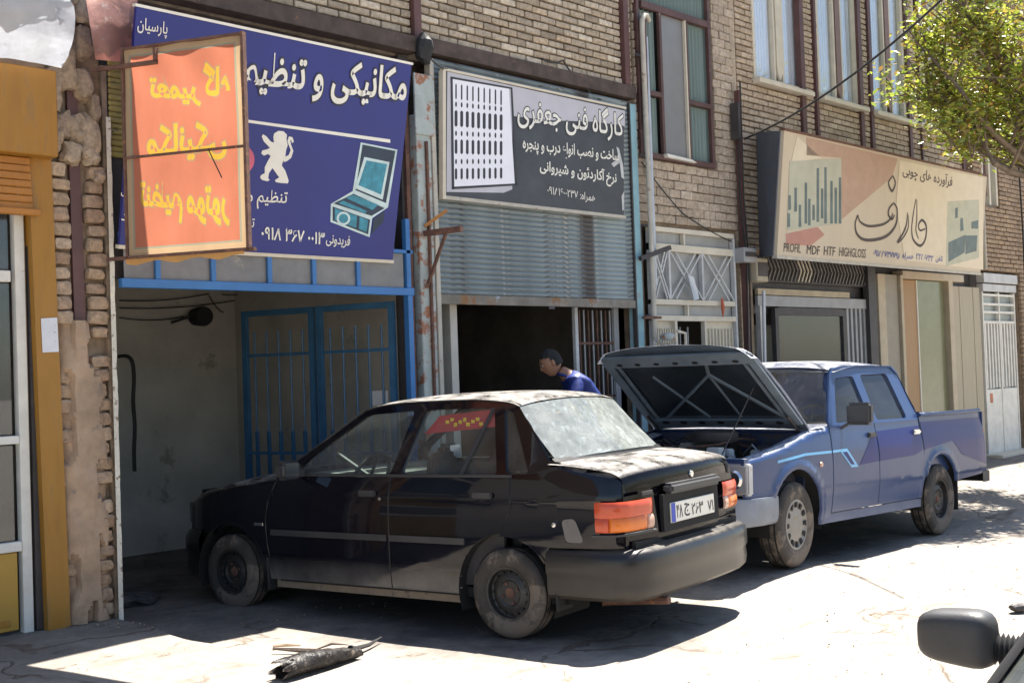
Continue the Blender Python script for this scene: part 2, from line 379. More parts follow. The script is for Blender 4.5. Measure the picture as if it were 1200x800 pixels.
# ================================================================ GROUND
def sst(a,b,x): t=min(1,max(0,(x-a)/(b-a))); return t*t*(3-2*t)
def gz(x,y):
    g=-.12*(1-sst(5.3,7.1,y)); ga=sst(3.75,4.05,x)*(1-sst(6.9,7.2,x))*sst(5.2,5.6,y); g=g*(1-ga)-.128*ga
    g+=.062*math.exp(-((x-7.95)/.8)**2)*math.exp(-((y-5.4)/1.6)**4)-.03*math.exp(-((x-10.7)/1.2)**2)*math.exp(-((y-5.4)/1.6)**4)
    return g
def ground():
    xs=[-150,-60,-30,-15,-8,-4,-2]+[i*.14 for i in range(0,150)]+[22,24,27,31,37,45,60,90,150]
    ys=[-150,-80,-40,-20,-10,-5,-2.5,-1,0]+[.5+i*.14 for i in range(0,72)]+[10.9,11.5,12.5,14,18,25,40,80,150]
    b=bmesh.new(); g=[[None]*len(ys) for _ in xs]
    for i,x in enumerate(xs):
        for j,y in enumerate(ys):
            n=noise.fractal(Vector((x*.6,y*.6,0)),1,2,4)*.012+noise.noise(Vector((x*3,y*3,2)))*.004
            g[i][j]=b.verts.new((x,y,gz(x,y)+(n-.006 if 0<=x<22 and 0<y<7.2 else -.004)))
    for i in range(len(xs)-1):
        for j in range(len(ys)-1): b.faces.new((g[i][j],g[i+1][j],g[i+1][j+1],g[i][j+1])).smooth=True
    me=bpy.data.meshes.new('ground'); b.to_mesh(me); b.free()
    m,n,bs=nodes('worn_concrete'); v=coords(n)
    c=mixc(n,ramp(n,noise_n(n,v,.7,8,.65),.3,.7),(.20,.17,.14),(.30,.265,.22))
    c=mixc(n,ramp(n,noise_n(n,v,14,8,.7),.3,.75),c,(.36,.325,.28))
    # brown earth spread over the concrete away from the shops
    sx=nd(n,'ShaderNodeSeparateXYZ'); n.links.new(v,sx.inputs[0])
    st=coords(n,(.55,2.2,1)); e=noise_n(n,st,1.6,9,.7); c=mixc(n,ramp(n,e,.55,.70),c,(.165,.12,.09))
    e2=noise_n(n,coords(n,(1.2,3,1)),2.3,9,.75); c=mixc(n,ramp(n,e2,.6,.66),c,(.11,.07,.045))
    # oily floor around the workshops, darkened further to deepen the shade there
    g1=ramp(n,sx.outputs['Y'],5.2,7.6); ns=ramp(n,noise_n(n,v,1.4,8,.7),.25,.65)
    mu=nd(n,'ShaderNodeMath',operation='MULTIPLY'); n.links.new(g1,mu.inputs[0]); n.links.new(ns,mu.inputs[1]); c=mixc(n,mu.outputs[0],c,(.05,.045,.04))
    # oil and tyre dirt under sedan and pickup, also painting their shadows darker
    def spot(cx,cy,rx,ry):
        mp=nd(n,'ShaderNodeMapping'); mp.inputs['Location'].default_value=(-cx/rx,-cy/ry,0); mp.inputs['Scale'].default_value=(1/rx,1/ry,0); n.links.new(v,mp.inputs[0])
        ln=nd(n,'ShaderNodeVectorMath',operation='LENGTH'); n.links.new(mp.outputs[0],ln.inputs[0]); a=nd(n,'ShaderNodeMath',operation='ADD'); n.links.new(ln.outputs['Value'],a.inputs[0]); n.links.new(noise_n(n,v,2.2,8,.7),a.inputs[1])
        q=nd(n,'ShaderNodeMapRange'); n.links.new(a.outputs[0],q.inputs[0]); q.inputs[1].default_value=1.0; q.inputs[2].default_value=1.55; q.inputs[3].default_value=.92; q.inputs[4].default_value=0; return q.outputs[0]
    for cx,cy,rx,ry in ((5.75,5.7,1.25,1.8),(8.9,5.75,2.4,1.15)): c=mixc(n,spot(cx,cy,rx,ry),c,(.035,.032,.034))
    # cracks
    vo=nd(n,'ShaderNodeTexVoronoi',feature='DISTANCE_TO_EDGE'); vo.inputs['Scale'].default_value=.55
    wn=nd(n,'ShaderNodeTexNoise'); wn.inputs['Scale'].default_value=1.4; wn.inputs['Detail'].default_value=6; n.links.new(v,wn.inputs['Vector'])
    wx=nd(n,'ShaderNodeVectorMath',operation='MULTIPLY_ADD'); n.links.new(wn.outputs['Color'],wx.inputs[0]); wx.inputs[1].default_value=(1.6,1.6,0); n.links.new(v,wx.inputs[2])
    n.links.new(wx.outputs[0],vo.inputs['Vector']); ck=nd(n,'ShaderNodeMapRange'); n.links.new(vo.outputs['Distance'],ck.inputs[0])
    ck.inputs[1].default_value=0; ck.inputs[2].default_value=.013; ck.inputs[3].default_value=1; ck.inputs[4].default_value=0
    gate=ramp(n,noise_n(n,v,.9,3),.40,.52); mg=nd(n,'ShaderNodeMath',operation='MULTIPLY'); n.links.new(ck.outputs[0],mg.inputs[0]); n.links.new(gate,mg.inputs[1])
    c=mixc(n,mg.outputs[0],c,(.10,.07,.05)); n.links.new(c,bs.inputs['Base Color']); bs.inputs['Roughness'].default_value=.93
    ad=nd(n,'ShaderNodeMath',operation='SUBTRACT'); n.links.new(noise_n(n,v,18,9,.75),ad.inputs[0]); n.links.new(mg.outputs[0],ad.inputs[1])
    bp=nd(n,'ShaderNodeBump'); bp.inputs['Strength'].default_value=.7; bp.inputs['Distance'].default_value=.02; n.links.new(ad.outputs[0],bp.inputs['Height']); n.links.new(bp.outputs[0],bs.inputs['Normal'])
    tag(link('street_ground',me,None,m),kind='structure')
ground()
# the low wall and kerb of the street's other side is out of the picture; earth heaps and stones lie on the concrete
def pebbles():
    b=MB(); rng=random.Random(3)
    def stone(x,y,s):
        n=len(b.b.verts); mat=Matrix.Translation((x,y,gz(x,y)+s*.3))@Matrix.Rotation(rng.random()*6,4,'Z')@Matrix.Diagonal((s,s*rng.uniform(.6,1),s*rng.uniform(.4,.8),1))
        bmesh.ops.create_icosphere(b.b,subdivisions=1,radius=1,matrix=mat)
    for cx,cy,sx,sy,k in ((6.9,3.3,.9,.35,120),(5.3,3.0,.9,.3,60),(9.2,3.3,1.4,.4,130),(8.5,4.2,.8,.2,50),(4.3,6.9,.5,.15,60),(3.7,7.0,.2,.1,50),(14,6.6,3,.4,100)):
        for _ in range(k): stone(rng.gauss(cx,sx),min(7.15,rng.gauss(cy,sy)),abs(rng.gauss(.002,.003))+.002)
    for _ in range(700): stone(rng.uniform(2,14),rng.uniform(2.5,7),rng.uniform(.0015,.005))
    b.rough(.002,60); tag(b.build('gravel',m_stone,smooth=True),'loose grit and small stones strewn over the concrete','gravel',kind='stuff')
pebbles()

# ================================================================ YELLOW SHOP (left edge)
def yellow_shop():
    r=root('yellow_shop','ochre painted shop front with white framed glass door at far left','shop',(3.2,7.3,0))
    BX('wall',m_cream,r,-9,3.0,7.36,7.5,0,3.4)
    BX('upper_wall',m_plaster,r,-9,3.42,7.34,8.2,3.44,5.6)
    BX('fascia_panel',m_yellow,r,1.2,3.405,7.14,7.36,2.93,3.47,.006)
    Q('post',m_yellow,r,[(33,186),(60,184),(83,733),(57,741)],7.3,.16,.03)
    # rolled-up shutter: each slat a part
    for i in range(7):
        z=2.60+i*.047; BX('shutter_slat',m_orange,r,1.9,3.285-.002*i,7.24+(.004 if i%2 else 0),7.262,z,z+.044,.006)
    BX('shutter_bottom_bar',m_orange,r,1.9,3.315,7.2,7.26,2.565,2.605,.006)
    # white door frame and lights
    f=Q('door_frame',m_white,r,[(16,249),(27,249),(40,742),(29,745)],7.34,.06)
    BX('door_transom',m_white,r,1.9,3.17,7.33,7.39,2.16,2.23,.004); BX('door_rail',m_white,r,1.9,3.2,7.33,7.385,1.16,1.21,.004); BX('door_rail',m_white,r,1.9,3.2,7.33,7.385,.5,.56,.004)
    Q('side_jamb',m_plaster,r,[(27,250),(36,250),(57,742),(40,743)],7.37,.05)
    BX('reveal',m_dark,r,3.28,3.36,7.33,7.38,0,2.62)
    for z0,z1 in ((2.24,2.6),(1.22,2.15),(.57,1.15)): BX('pane',m_glassH,r,1.95,3.165,7.352,7.358,z0,z1)
    BX('kick_panel',m_yellow2,r,1.95,3.175,7.345,7.37,0.02,.495,.004)
    BX('kick_panel_moulding',m_yellow,r,1.95,3.12,7.338,7.347,.05,.09,.003)
    # inside
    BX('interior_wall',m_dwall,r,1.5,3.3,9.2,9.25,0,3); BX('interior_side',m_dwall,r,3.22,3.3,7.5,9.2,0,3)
    red=M('red_cloth',(.3,.01,.015),.7,var=.3)
    for x,w_ in ((3.08,.075),(2.72,.16)):
        b=MB(); N=14
        for k in range(N):
            a=x+w_*k/N; yy=7.5+.02*math.sin(k*1.9); b.box(a,a+w_/N,yy,yy+.012,1.3,2.55)
        b.build('red_curtain',red,r)
    Q('notice',M('notice_paper',(.62,.62,.64),.8,var=.1,dirt=((.25,.25,.3),.6,30)),r,[(48,373),(67,372),(69,412),(50,413)],7.3,.002,.035)
yellow_shop()
def tarp():
    b=MB(); N=26; Mz=20; g=[]
    for i in range(N):
        row=[]
        for j in range(Mz):
            u=i/(N-1); v=j/(Mz-1); x=1.6+1.83*u-(.0 if v<.55 else (v-.55)*.25*(u>.8)); z=3.455+.62*v+.02*math.sin(u*9)
            if u>.9 : x-=.09*(v-.4)**2*3
            y=7.1-.16*math.sin(v*PI*.9)-.05*u+noise.fractal(Vector((x*6,z*6,0)),1,2,4)*.05
            row.append(b.b.verts.new((x,y,z)))
        g.append(row)
    for i in range(N-1):
        for j in range(Mz-1): b.b.faces.new((g[i][j],g[i+1][j],g[i+1][j+1],g[i][j+1]))
    bmesh.ops.solidify(b.b,geom=list(b.b.faces),thickness=.006)
    tag(b.build('tarpaulin',M('white_tarp',(.6,.62,.66),.6,var=.08,bump=.5,bscale=14),smooth=True),'crumpled white plastic sheet bulging over the ochre fascia','tarpaulin')
tarp()

# ================================================================ BRICK PIER
def worn_block(L,H,D,seed):
    b=MB(); bmesh.ops.create_cube(b.b,size=1); bmesh.ops.subdivide_edges(b.b,edges=list(b.b.edges),cuts=3,use_grid_fill=True)
    for v in b.b.verts:
        c=v.co*2; q=(abs(c.x)**6+abs(c.y)**6+abs(c.z)**6)**(1/6); c=c/q*max(abs(c.x),abs(c.y),abs(c.z)) if q else c
        n1=noise.noise(c*1.1+Vector((seed*3.7,0,0)))*.16+noise.noise(c*3+Vector((0,seed*2.1,0)))*.07; c*=1+n1; v.co=Vector((c.x*L/2,c.y*D/2+D/2,c.z*H/2))
    me=bpy.data.meshes.new('brick'); b.b.to_mesh(me); b.b.free(); me.polygons.foreach_set('use_smooth',[True]*len(me.polygons)); me.set_sharp_from_angle(angle=R(35)); return me
def pier():
    r=root('brick_pier','crumbling mud brick pier with rubble stones on top beside ochre post','pier',(3.6,7.3,0))
    b=MB().box(3.41,3.79,7.345,7.7,-.1,6); b.build('core',m_mortarL,r)
    # steel upright in the slot
    b=MB().prism([(3.565,7.31,1.9),(3.64,7.31,1.9),(3.615,7.31,4.2),(3.545,7.31,4.2)],(0,.03,0)); b.build('steel_upright',m_brown,r)
    rng=random.Random(5)
    def lean(z): return -.022*(3.0-z)/3.0          # outer edge follows the leaning post
    # two stacks of brick ends
    protos=[worn_block(.125,.085,.1,k+20) for k in range(8)]
    for p in protos: p.materials.append(m_brickP)
    L0=Vector(r.location); z=.06
    while z<2.95:
        for x,w_ in ((3.49-.02*(z-1.2)/2,1.02),(3.72,1.0)):
            if .15<z<1.88 and x<3.6 and rng.random()<.5: continue
            if .7<z<1.8 and x>3.6 and rng.random()<.35: continue
            o=bpy.data.objects.new('brick',rng.choice(protos)); COL.objects.link(o); o.parent=r
            o.location=Vector((x+rng.uniform(-.012,.012),7.285+rng.uniform(-.018,.018),z))-L0; o.rotation_euler=(rng.uniform(-.05,.05),rng.uniform(-.07,.07),rng.uniform(-.12,.12)); o.scale=(w_*rng.uniform(.8,1.1),1,rng.uniform(.82,1.12))
        z+=.094
    # rubble stones at the top, big and uneven
    sp=[(3.46,3.72,.09,.16),(3.53,3.55,.11,.2),(3.66,3.45,.08,.14),(3.44,3.38,.07,.2),(3.5,3.17,.085,.12),(3.6,3.16,.07,.13),(3.45,3.06,.06,.09),(3.69,3.12,.085,.2),(3.56,2.99,.08,.1),(3.73,3.3,.05,.12),
        (3.49,3.9,.09,.12),(3.66,3.72,.07,.15),(3.69,3.95,.09,.14),(3.56,4.05,.08,.12),(3.44,4.1,.08,.1),(3.7,2.98,.07,.07),(3.74,2.86,.05,.06)]
    for k,(x,zz,hw,hh) in enumerate(sp):
        b=MB(); bmesh.ops.create_icosphere(b.b,subdivisions=3,radius=1)
        for v in b.b.verts:
            c=v.co; m_=max(abs(c.x),abs(c.z),abs(c.y)); c*=(.45+.55/m_)*(.92+.3*noise.noise(c*1.2+Vector((k*5,0,0)))+.1*noise.noise(c*4+Vector((0,k*5,0)))) ; v.co=Vector((x+c.x*hw*.86,7.315+c.y*.07,zz+c.z*hh*.82))
        b.rough(.012,26,k); b.build('stone',m_stone,r,smooth=True)
    # mud plaster smeared over the lower half
    b=MB(); N,Mz=22,70; g=[]
    for i in range(N):
        row=[]
        for j in range(Mz):
            u=i/(N-1); z=.0+1.92*j/(Mz-1); ed=noise.noise(Vector((u*3,z*3.2,4)))
            x=3.46-.01*z+.30*u; h=.028*math.sin(PI*min(1,max(0,u)))**.5+.02*noise.fractal(Vector((x*7,z*5,1)),1,2,5)-.045*(u>.72)*(ed>-.05)-.035*max(0,.18-u)*5+(-.05 if ed>.32 else 0)
            if z>1.6: h-=.05*(z-1.6)/.3*(1 if abs(u-.45)>.16 else 0)
            row.append(b.b.verts.new((x,7.27-h+.012,z)))
        g.append(row)
    for i in range(N-1):
        for j in range(Mz-1): b.b.faces.new((g[i][j],g[i+1][j],g[i+1][j+1],g[i][j+1]))
    b.build('mud_plaster',m_plaster,r,smooth=True)
    b=MB(); N=60; L=[]
    for j in range(N+1):
        z=-.1+3.35*j/N; w_=.03+.008*noise.noise(Vector((0,0,z*9))); L.append([b.b.verts.new(p) for p in ((3.795-.012,7.25,z),(3.795+w_-.012,7.245,z),(3.795+w_-.008,7.4,z))])
    for A,B in zip(L,L[1:]):
        for k in (0,1): b.b.faces.new((A[k],A[k+1],B[k+1],B[k]))
    b.build('whitewashed_edge',M('whitewash',(.6,.56,.47),.9,var=.15,dirt=((.22,.17,.12),.56,24),bump=.8),r)
    BX('edge_return',m_mortarL,r,3.784,3.82,7.3,7.7,-.1,3.6)
pier()

# ================================================================ BRICK BUILDING A (garage + workshop)
def building_a():
    r=root('brick_building','two bay workshop building of old grey brick with steel posts','building',(6.6,7.3,0))
    holes=[]
    BX('mortar_wall',m_mortar,r,3.8,9.42,7.345,7.6,4.1,6.3)
    BX('roof_slab',m_mortar,r,3.805,9.415,7.5,14,6.0,6.2)
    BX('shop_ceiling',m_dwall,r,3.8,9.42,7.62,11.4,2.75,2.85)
    bricks(r,3.86,9.42,4.29,6.28,7.288,[(6.5,6.59,4,7),(9.26,9.35,4,7)],m_brickA,L=.2,H=.052,gx=.012,gz=.016,limit=280)
    b=BX('lintel_beam',m_lint,r,3.86,6.5,7.2,7.34,4.12,4.25,.004); BX('lintel_beam',m_lint,r,6.6,9.4,7.22,7.34,4.15,4.275,.004)
    BX('steel_post',m_brown,r,6.505,6.585,7.245,7.34,4.2,6.3,.004); BX('steel_post',m_brown,r,9.265,9.345,7.24,7.34,4.16,6.3,.004)
    BX('lower_lintel',m_mortar,r,3.8,9.42,7.5,7.61,2.9,4.12)
    # garage bay
    BX('garage_back_wall',m_concrete,r,3.7,6.95,10.6,10.7,-.3,2.75); BX('garage_side_wall',m_concrete,r,6.9,6.98,7.36,10.6,-.3,2.75); BX('garage_side_wall',m_concrete,r,3.66,3.74,7.72,10.6,-.3,2.75)
    BX('dado_ridge',m_concrete,r,3.75,6.9,10.585,10.6,1.02,1.05)
    # workshop bay
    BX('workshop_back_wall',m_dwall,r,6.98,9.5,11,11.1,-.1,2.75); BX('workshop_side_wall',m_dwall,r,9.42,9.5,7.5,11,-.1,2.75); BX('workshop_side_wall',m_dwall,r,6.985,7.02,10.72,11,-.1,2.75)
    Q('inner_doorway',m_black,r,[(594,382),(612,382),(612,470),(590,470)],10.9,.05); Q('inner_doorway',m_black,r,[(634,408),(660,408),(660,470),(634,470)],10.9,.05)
    Q('notice_board',M('grey_board',(.17,.17,.16),.7,var=.1),r,[(632,383),(662,384),(662,407),(632,406)],10.9,.03)
    # right hand rusted column between the bays and teal jamb beyond the shutter
    c=BX('door_column',m_rustpatch,r,6.46,6.62,7.22,7.34,-.1,3.62,.006)
    BX('door_column_cap',m_rustpatch,r,6.44,6.66,7.2,7.22,3.45,3.95,.004); BX('column_rib',m_rust,r,6.545,6.565,7.195,7.219,1.2,3.4)
    BX('column_backing',m_dark,r,6.36,6.46,7.30,7.42,-.1,4.1); BX('jamb',m_teal,r,9.3,9.41,7.24,7.34,0,4.1,.005)
    BX('dark_lath',m_rust,r,6.385,6.425,7.27,7.3,-.1,4.0)
building_a()
def blue_frame():
    r=root('blue_door_frame','sky blue steel frame with small top lights round the garage opening','door frame',(5,7.3,0))
    BX('beam',m_blue,r,3.84,6.37,7.2,7.25,2.135,2.195,.003); BX('beam',m_blue,r,3.84,6.37,7.205,7.245,2.47,2.5,.003)
    BX('jamb',m_blue,r,6.3,6.35,7.2,7.26,-.12,2.134,.003)
    BX('jamb',m_blue,r,6.3,6.345,7.205,7.255,2.196,2.75,.003)
    for px in (186,251,369,421,317): X=F(px,318,7.2)[0]; BX('mullion',m_blue,r,X-.018,X+.018,7.203,7.243,2.196,2.469,.002)
    xs=[3.85]+[F(p,318,7.2)[0] for p in (186,251,317,369,421)]+[6.3]
    g=M('dusty_top_light',(.17,.165,.16),.35,var=.2,dirt=((.26,.24,.2),.6,5),bump=.05)
    for a,b_ in zip(xs,xs[1:]): BX('pane',g,r,a+.02,b_-.02,7.226,7.232,2.198,2.468)
blue_frame()
def gate():
    A=Vector((6.3,7.38,0)); Bv=Vector((5.86,8.9,0)); U=(Bv-A).normalized()
    fr=Frame(A+Vector((0,0,-.06)),U,(0,0,1),'garage_gate','blue barred folding gate swung open inside the garage','gate'); rr=fr.root; Lh=(Bv-A).length/2
    for k in range(2):
        a=k*Lh+(.012 if k else 0); b_=a+Lh-.02; sh=MB()
        def bx(n,u0,u1,v0,v1,d0=-.02,d1=.02,mm=m_blueD):
            return MB().box(u0,u1,d0,d1,v0,v1).build(n,mm,rr,local=True)
        bx('stile',a,a+.05,.02,2.16); bx('stile',b_-.05,b_,.02,2.16); bx('rail',a+.05,b_-.05,2.11,2.16); bx('rail',a+.05,b_-.05,.02,.07); bx('rail',a+.05,b_-.05,1.76,1.785,-.012,.012); bx('rail',a+.05,b_-.05,.92,.945,-.012,.012)
        for i in range(5):
            u=a+.05+(b_-a-.1)*(i+.6)/5.2; MB().tube([(u,0,.07),(u,0,1.98)],.009,6).build('bar',m_blueD,rr,local=True)
            bx('sleeve',u-.012,u+.012,.1,1.12,-.014,.014)
    MB().box(.1,.26,-.026,-.021,1.32,1.44).build('notice',m_greywhite,rr,local=True)
gate()
def shutter():
    r=root('roller_shutter','half raised corrugated steel roller shutter with peeling yellow and blue paint','shutter',(8,7.3,0))
    base=MB(); N=9; P=[]
    for k in range(N): a=k/(N-1); P.append((7.262-.012*math.sin(PI*a),a*.0455))
    for (y0,z0),(y1,z1) in zip(P,P[1:]): base.poly([(6.67,y0,z0),(9.28,y0,z0),(9.28,y1,z1),(6.67,y1,z1)])
    first=None; z=2.155; i=0
    while z<4.12:
        if first is None:
            for v in base.b.verts: v.co-=Vector((8,7.3,0))
            me=bpy.data.meshes.new('slat'); bmesh.ops.recalc_face_normals(base.b,faces=list(base.b.faces)); base.b.to_mesh(me); me.materials.append(m_shutter); first=me
        o=bpy.data.objects.new('slat',first); COL.objects.link(o); o.parent=r; o.location=(0,random.uniform(-.001,.001),z); z+=.0457
    BX('bottom_bar',M('dirty_bottom_bar',(.2,.18,.15),.7,.2,var=.3,dirt=((.24,.12,.05),.55,4),dirt2=((.3,.33,.36),.6,9)),r,6.67,9.28,7.235,7.27,2.075,2.155,.003)
    BX('side_channel',m_pipe,r,6.625,6.67,7.21,7.28,0,4.1,.003); BX('side_channel',m_dark,r,9.281,9.3,7.23,7.28,0,4.1)
    BX('handle',m_dark,r,8.0,8.08,7.225,7.236,2.05,2.075)
    for k,(a,b_,c,d) in enumerate(((572,298,606,300),(612,306,640,308),(655,286,668,306),(608,276,640,282))):
        pass
shutter()
def lattice_gate():
    r=root('barred_shop_gate','rusty barred gate leaf with pale post in the dark workshop mouth','gate',(9,7.4,0))
    X0=F(675,400,7.42)[0]; X1=9.28
    BX('post',m_greywhite,r,X0-.025,X0+.02,7.4,7.44,0,2.1,.003); BX('post',m_grey,r,X1-.14,X1-.07,7.4,7.44,0,2.1,.003); BX('rail',m_rust,r,X0+.02,X1-.14,7.41,7.43,1.73,1.755); BX('rail',m_rust,r,X0+.02,X1-.14,7.41,7.43,.3,.33); BX('rail',m_rust,r,X0+.02,X1-.14,7.41,7.43,1.22,1.24)
    n=8
    for i in range(n):
        x=X0+.04+(X1-.18-X0)*(i+.3)/n; MB().tube([(x,7.42,.1),(x,7.42,2.06)],.009,6).build('bar',m_grey if i%2 else m_rust,r)
    r2=root('workbench','steel framed bench inside the dark workshop','bench',(7.6,9.2,0))
    for x in (7.2,7.95):
        for y in (9.0,9.5): BX('leg',m_grey,r2,x,x+.03,y,y+.03,0,1.5)
    BX('top_frame',m_grey,r2,7.2,7.98,9.0,9.53,1.5,1.53); BX('shelf',m_dark,r2,7.2,7.98,9.0,9.53,.8,.84)
lattice_gate()

# ================================================================ HOUSE B (window with ribbed curtains, white grille)
def house_b():
    r=root('stair_house','narrow mud brick house bay with red framed window above a white grille','building',(10.4,7.3,0))
    W0=(F(746,100)[0],F(838,190)[0]); holes=[(W0[0],W0[1],3.62,5.95),(9.56,11.12,-.2,2.93)]
    wall_holes('wall',m_mortarL,r,9.42,11.32,0,7.0,7.34,.3,holes)
    bricks(r,9.46,11.3,2.96,7.0,7.29,[(W0[0]-.02,W0[1]+.02,3.6,5.97)],brick_mat('grey_mud_block',[(.41,.33,.25),(.5,.41,.315),(.44,.36,.27),(.54,.45,.35)],.8),L=.2,H=.083,gx=.006,gz=.008,limit=290,rough=.008,jit=.008)
    BX('back_room',m_dwall,r,9.45,11.3,8.6,8.7,0,6.5)
    # window
    f=BX('window_frame',m_brown,r,W0[0]-.01,W0[0]+.03,7.26,7.33,3.62,5.95); 
    def wb(n,px0,px1,w_=.035,mm=None):
        a,b=F(*px0,7.27),F(*px1,7.27); return bar(n,mm or m_win,r,a,b,w_,7.3,.03,.05)
    m_win=M('red_brown_window_paint',(.09,.045,.04),.6,var=.25,dirt=((.25,.2,.16),.62,12))
    X=lambda px,py:F(px,py,7.27)[0]
    for px,py in ((749,100),(832,100)): BX('window_post',m_win,r,X(px,py)-.02,X(px,py)+.02,7.255,7.3,3.62,5.95,.003)
    xa=X(776,110); xb=X(806,110)
    BX('window_post',m_win,r,xa-.018,xa+.022,7.262,7.3,3.62,5.12,.003); BX('window_post',m_cream,r,xb-.02,xb+.0,7.262,7.3,3.66,5.12,.003); BX('window_post',m_win,r,xb+.002,xb+.024,7.26,7.3,3.62,5.12,.003)
    BX('window_rail',m_win,r,X(749,0)+.02,X(832,0)-.02,7.258,7.3,5.12,5.19,.003); BX('window_rail',m_win,r,X(749,0)+.02,X(832,0)-.02,7.258,7.3,3.6,3.655,.003)
    BX('window_rail',m_win,r,X(749,0)+.02,xa-.018,7.26,7.3,4.24,4.29,.003); BX('window_rail',m_win,r,xb+.024,X(832,0)-.02,7.26,7.3,4.24,4.29,.003)
    Q('sill',m_white,r,[(782,180),(811,187),(817,191),(783,184)],7.3,.06,.09)
    cur=M('teal_ribbed_curtain',(.18,.235,.22),.8,var=.1,stretch=(20,1,.2),bump=0)
    def ribs(n,x0,x1,z0,z1,y=7.31):
        b=MB(); k=max(3,int((x1-x0)/.058)); pts=[]
        for i in range(k*6+1):
            a=i/6; pts.append((x0+(x1-x0)*i/(k*6), y+.03*abs(math.cos(a*PI))**.6))
        for (p,q),(s,t) in zip(pts,pts[1:]): b.poly([(p,q,z0),(s,t,z0),(s,t,z1),(p,q,z1)])
        b.build(n,cur,r,smooth=True)
    L,Rr=X(749,0)+.02,X(832,0)-.02
    ribs('curtain',L,xa-.018,4.29,5.12); ribs('curtain',L,xa-.018,3.655,4.24); ribs('curtain',xb+.024,Rr,4.29,5.12); ribs('curtain',xb+.024,Rr,3.655,4.24); ribs('curtain',L,Rr,5.19,5.95)
    BX('open_pane',M('grey_dusty_pane',(.2,.2,.205),.3,var=.06,bump=0),r,xa+.022,xb-.02,7.30,7.305,3.66,5.12)
    # white grille over the door
    FZ=lambda px,py:F(px,py,7.27)[1]
    x0,x1=9.56,11.08; z=[2.9,2.72,2.165,2.03]
    def rail(n,za,zb,a=x0,b_=x1,mm=m_cream): BX(n,mm,r,a,b_,7.25,7.3,za,zb,.003)
    rail('grille_rail',2.86,2.91); rail('grille_rail',2.665,2.74); rail('grille_rail',2.12,2.175); rail('grille_rail',1.955,2.01)
    for a in (x0,x1-.03): BX('grille_post',m_greywhite,r,a,a+.03,7.245,7.3,0,2.858,.003)
    gp=M('frosted_pane',(.3,.3,.285),.4,var=.12,bump=.1); BX('pane',gp,r,x0+.03,x1-.03,7.305,7.312,1.96,2.9)
    BX('grille_mullion',m_cream,r,X(800,272)-.012,X(800,272)+.012,7.252,7.3,2.741,2.859); BX('grille_mullion',m_cream,r,X(805,360)-.012,X(805,360)+.012,7.252,7.3,2.011,2.119)
    ms=[x0+.03,X(783,310),X(822,320),x1-.03]
    for m_ in ms[1:3]: BX('grille_mullion',m_greywhite,r,m_-.015,m_+.015,7.25,7.3,2.176,2.664)
    for a,b_ in zip(ms,ms[1:]):
        a+=.015; b_-=.015; off=(b_-a)*.17
        for s in (0,1):
            for o in (-1,1):
                p0=(a+ (off if o>0 else 0), 2.18) ; p1=(b_-(0 if o>0 else off),2.66)
                if s: p0,p1=(p0[0],2.66),(p1[0],2.18)
                bar('lattice_bar',m_greywhite,r,p0,p1,.018,7.3,.04+.012*s,.011)
    # lower leaves: ribbed panels with an open doorway between
    xd0,xd1=X(790,380),X(824,380)
    BX('door_leaf_back',m_cream,r,x0+.03,xd0,7.30,7.31,0,1.955); BX('door_leaf_back',m_cream,r,xd1+.03,x1-.03,7.30,7.31,0,1.955)
    n=7
    for a,b_,n in ((x0+.05,xd0-.02,9),(xd1+.07,x1-.06,9)):
        for i in range(n): xx=a+(b_-a)*i/(n-1); BX('rib',m_cream,r,xx-.008,xx+.008,7.278,7.299,.4,1.88)
    BX('door_post',m_cream,r,xd0-.01,xd0+.03,7.25,7.3,0,1.953); BX('door_post',m_cream,r,xd1,xd1+.03,7.25,7.3,0,1.953)
    for i in range(3): xx=xd0+.08+(xd1-xd0-.1)*i/3; MB().tube([(xx,7.36,0),(xx,7.36,1.9)],.01,6).build('door_bar',m_grey,r)
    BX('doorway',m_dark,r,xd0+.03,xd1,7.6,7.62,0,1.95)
    BX('edge_strip',M('ochre_rust_strip',(.42,.24,.08),.8,var=.2,dirt=((.16,.08,.05),.5,12)),r,11.235,11.31,7.262,7.279,2.55,4.1)
house_b()
def grille_rag():
    b=MB(); g=[]
    a=F(806,322,7.22); pts=[(806,322),(812,324),(818,350),(811,352)]
    b.prism([(F(p[0],p[1],7.2)[0],7.2-.01*i,F(p[0],p[1],7.2)[1]) for i,p in enumerate(pts)],(0,.012,0)); b.rough(.01,20)
    tag(b.build('sheet_metal_scrap',m_zinc),'bent scrap of sheet metal caught in the white lattice grille','metal scrap')
    b=MB().tube([(F(848,352,7.2)[0],7.22,2.2),(F(848,360,7.2)[0]+.01,7.215,2.1),(F(849,368,7.2)[0],7.22,2.0)],[.012,.022,.006],7); tag(b.build('ribbon',M('red_orange_ribbon',(.5,.12,.06),.7,var=.3)),'small red and orange ribbon tied to the white grille','ribbon')
grille_rag()

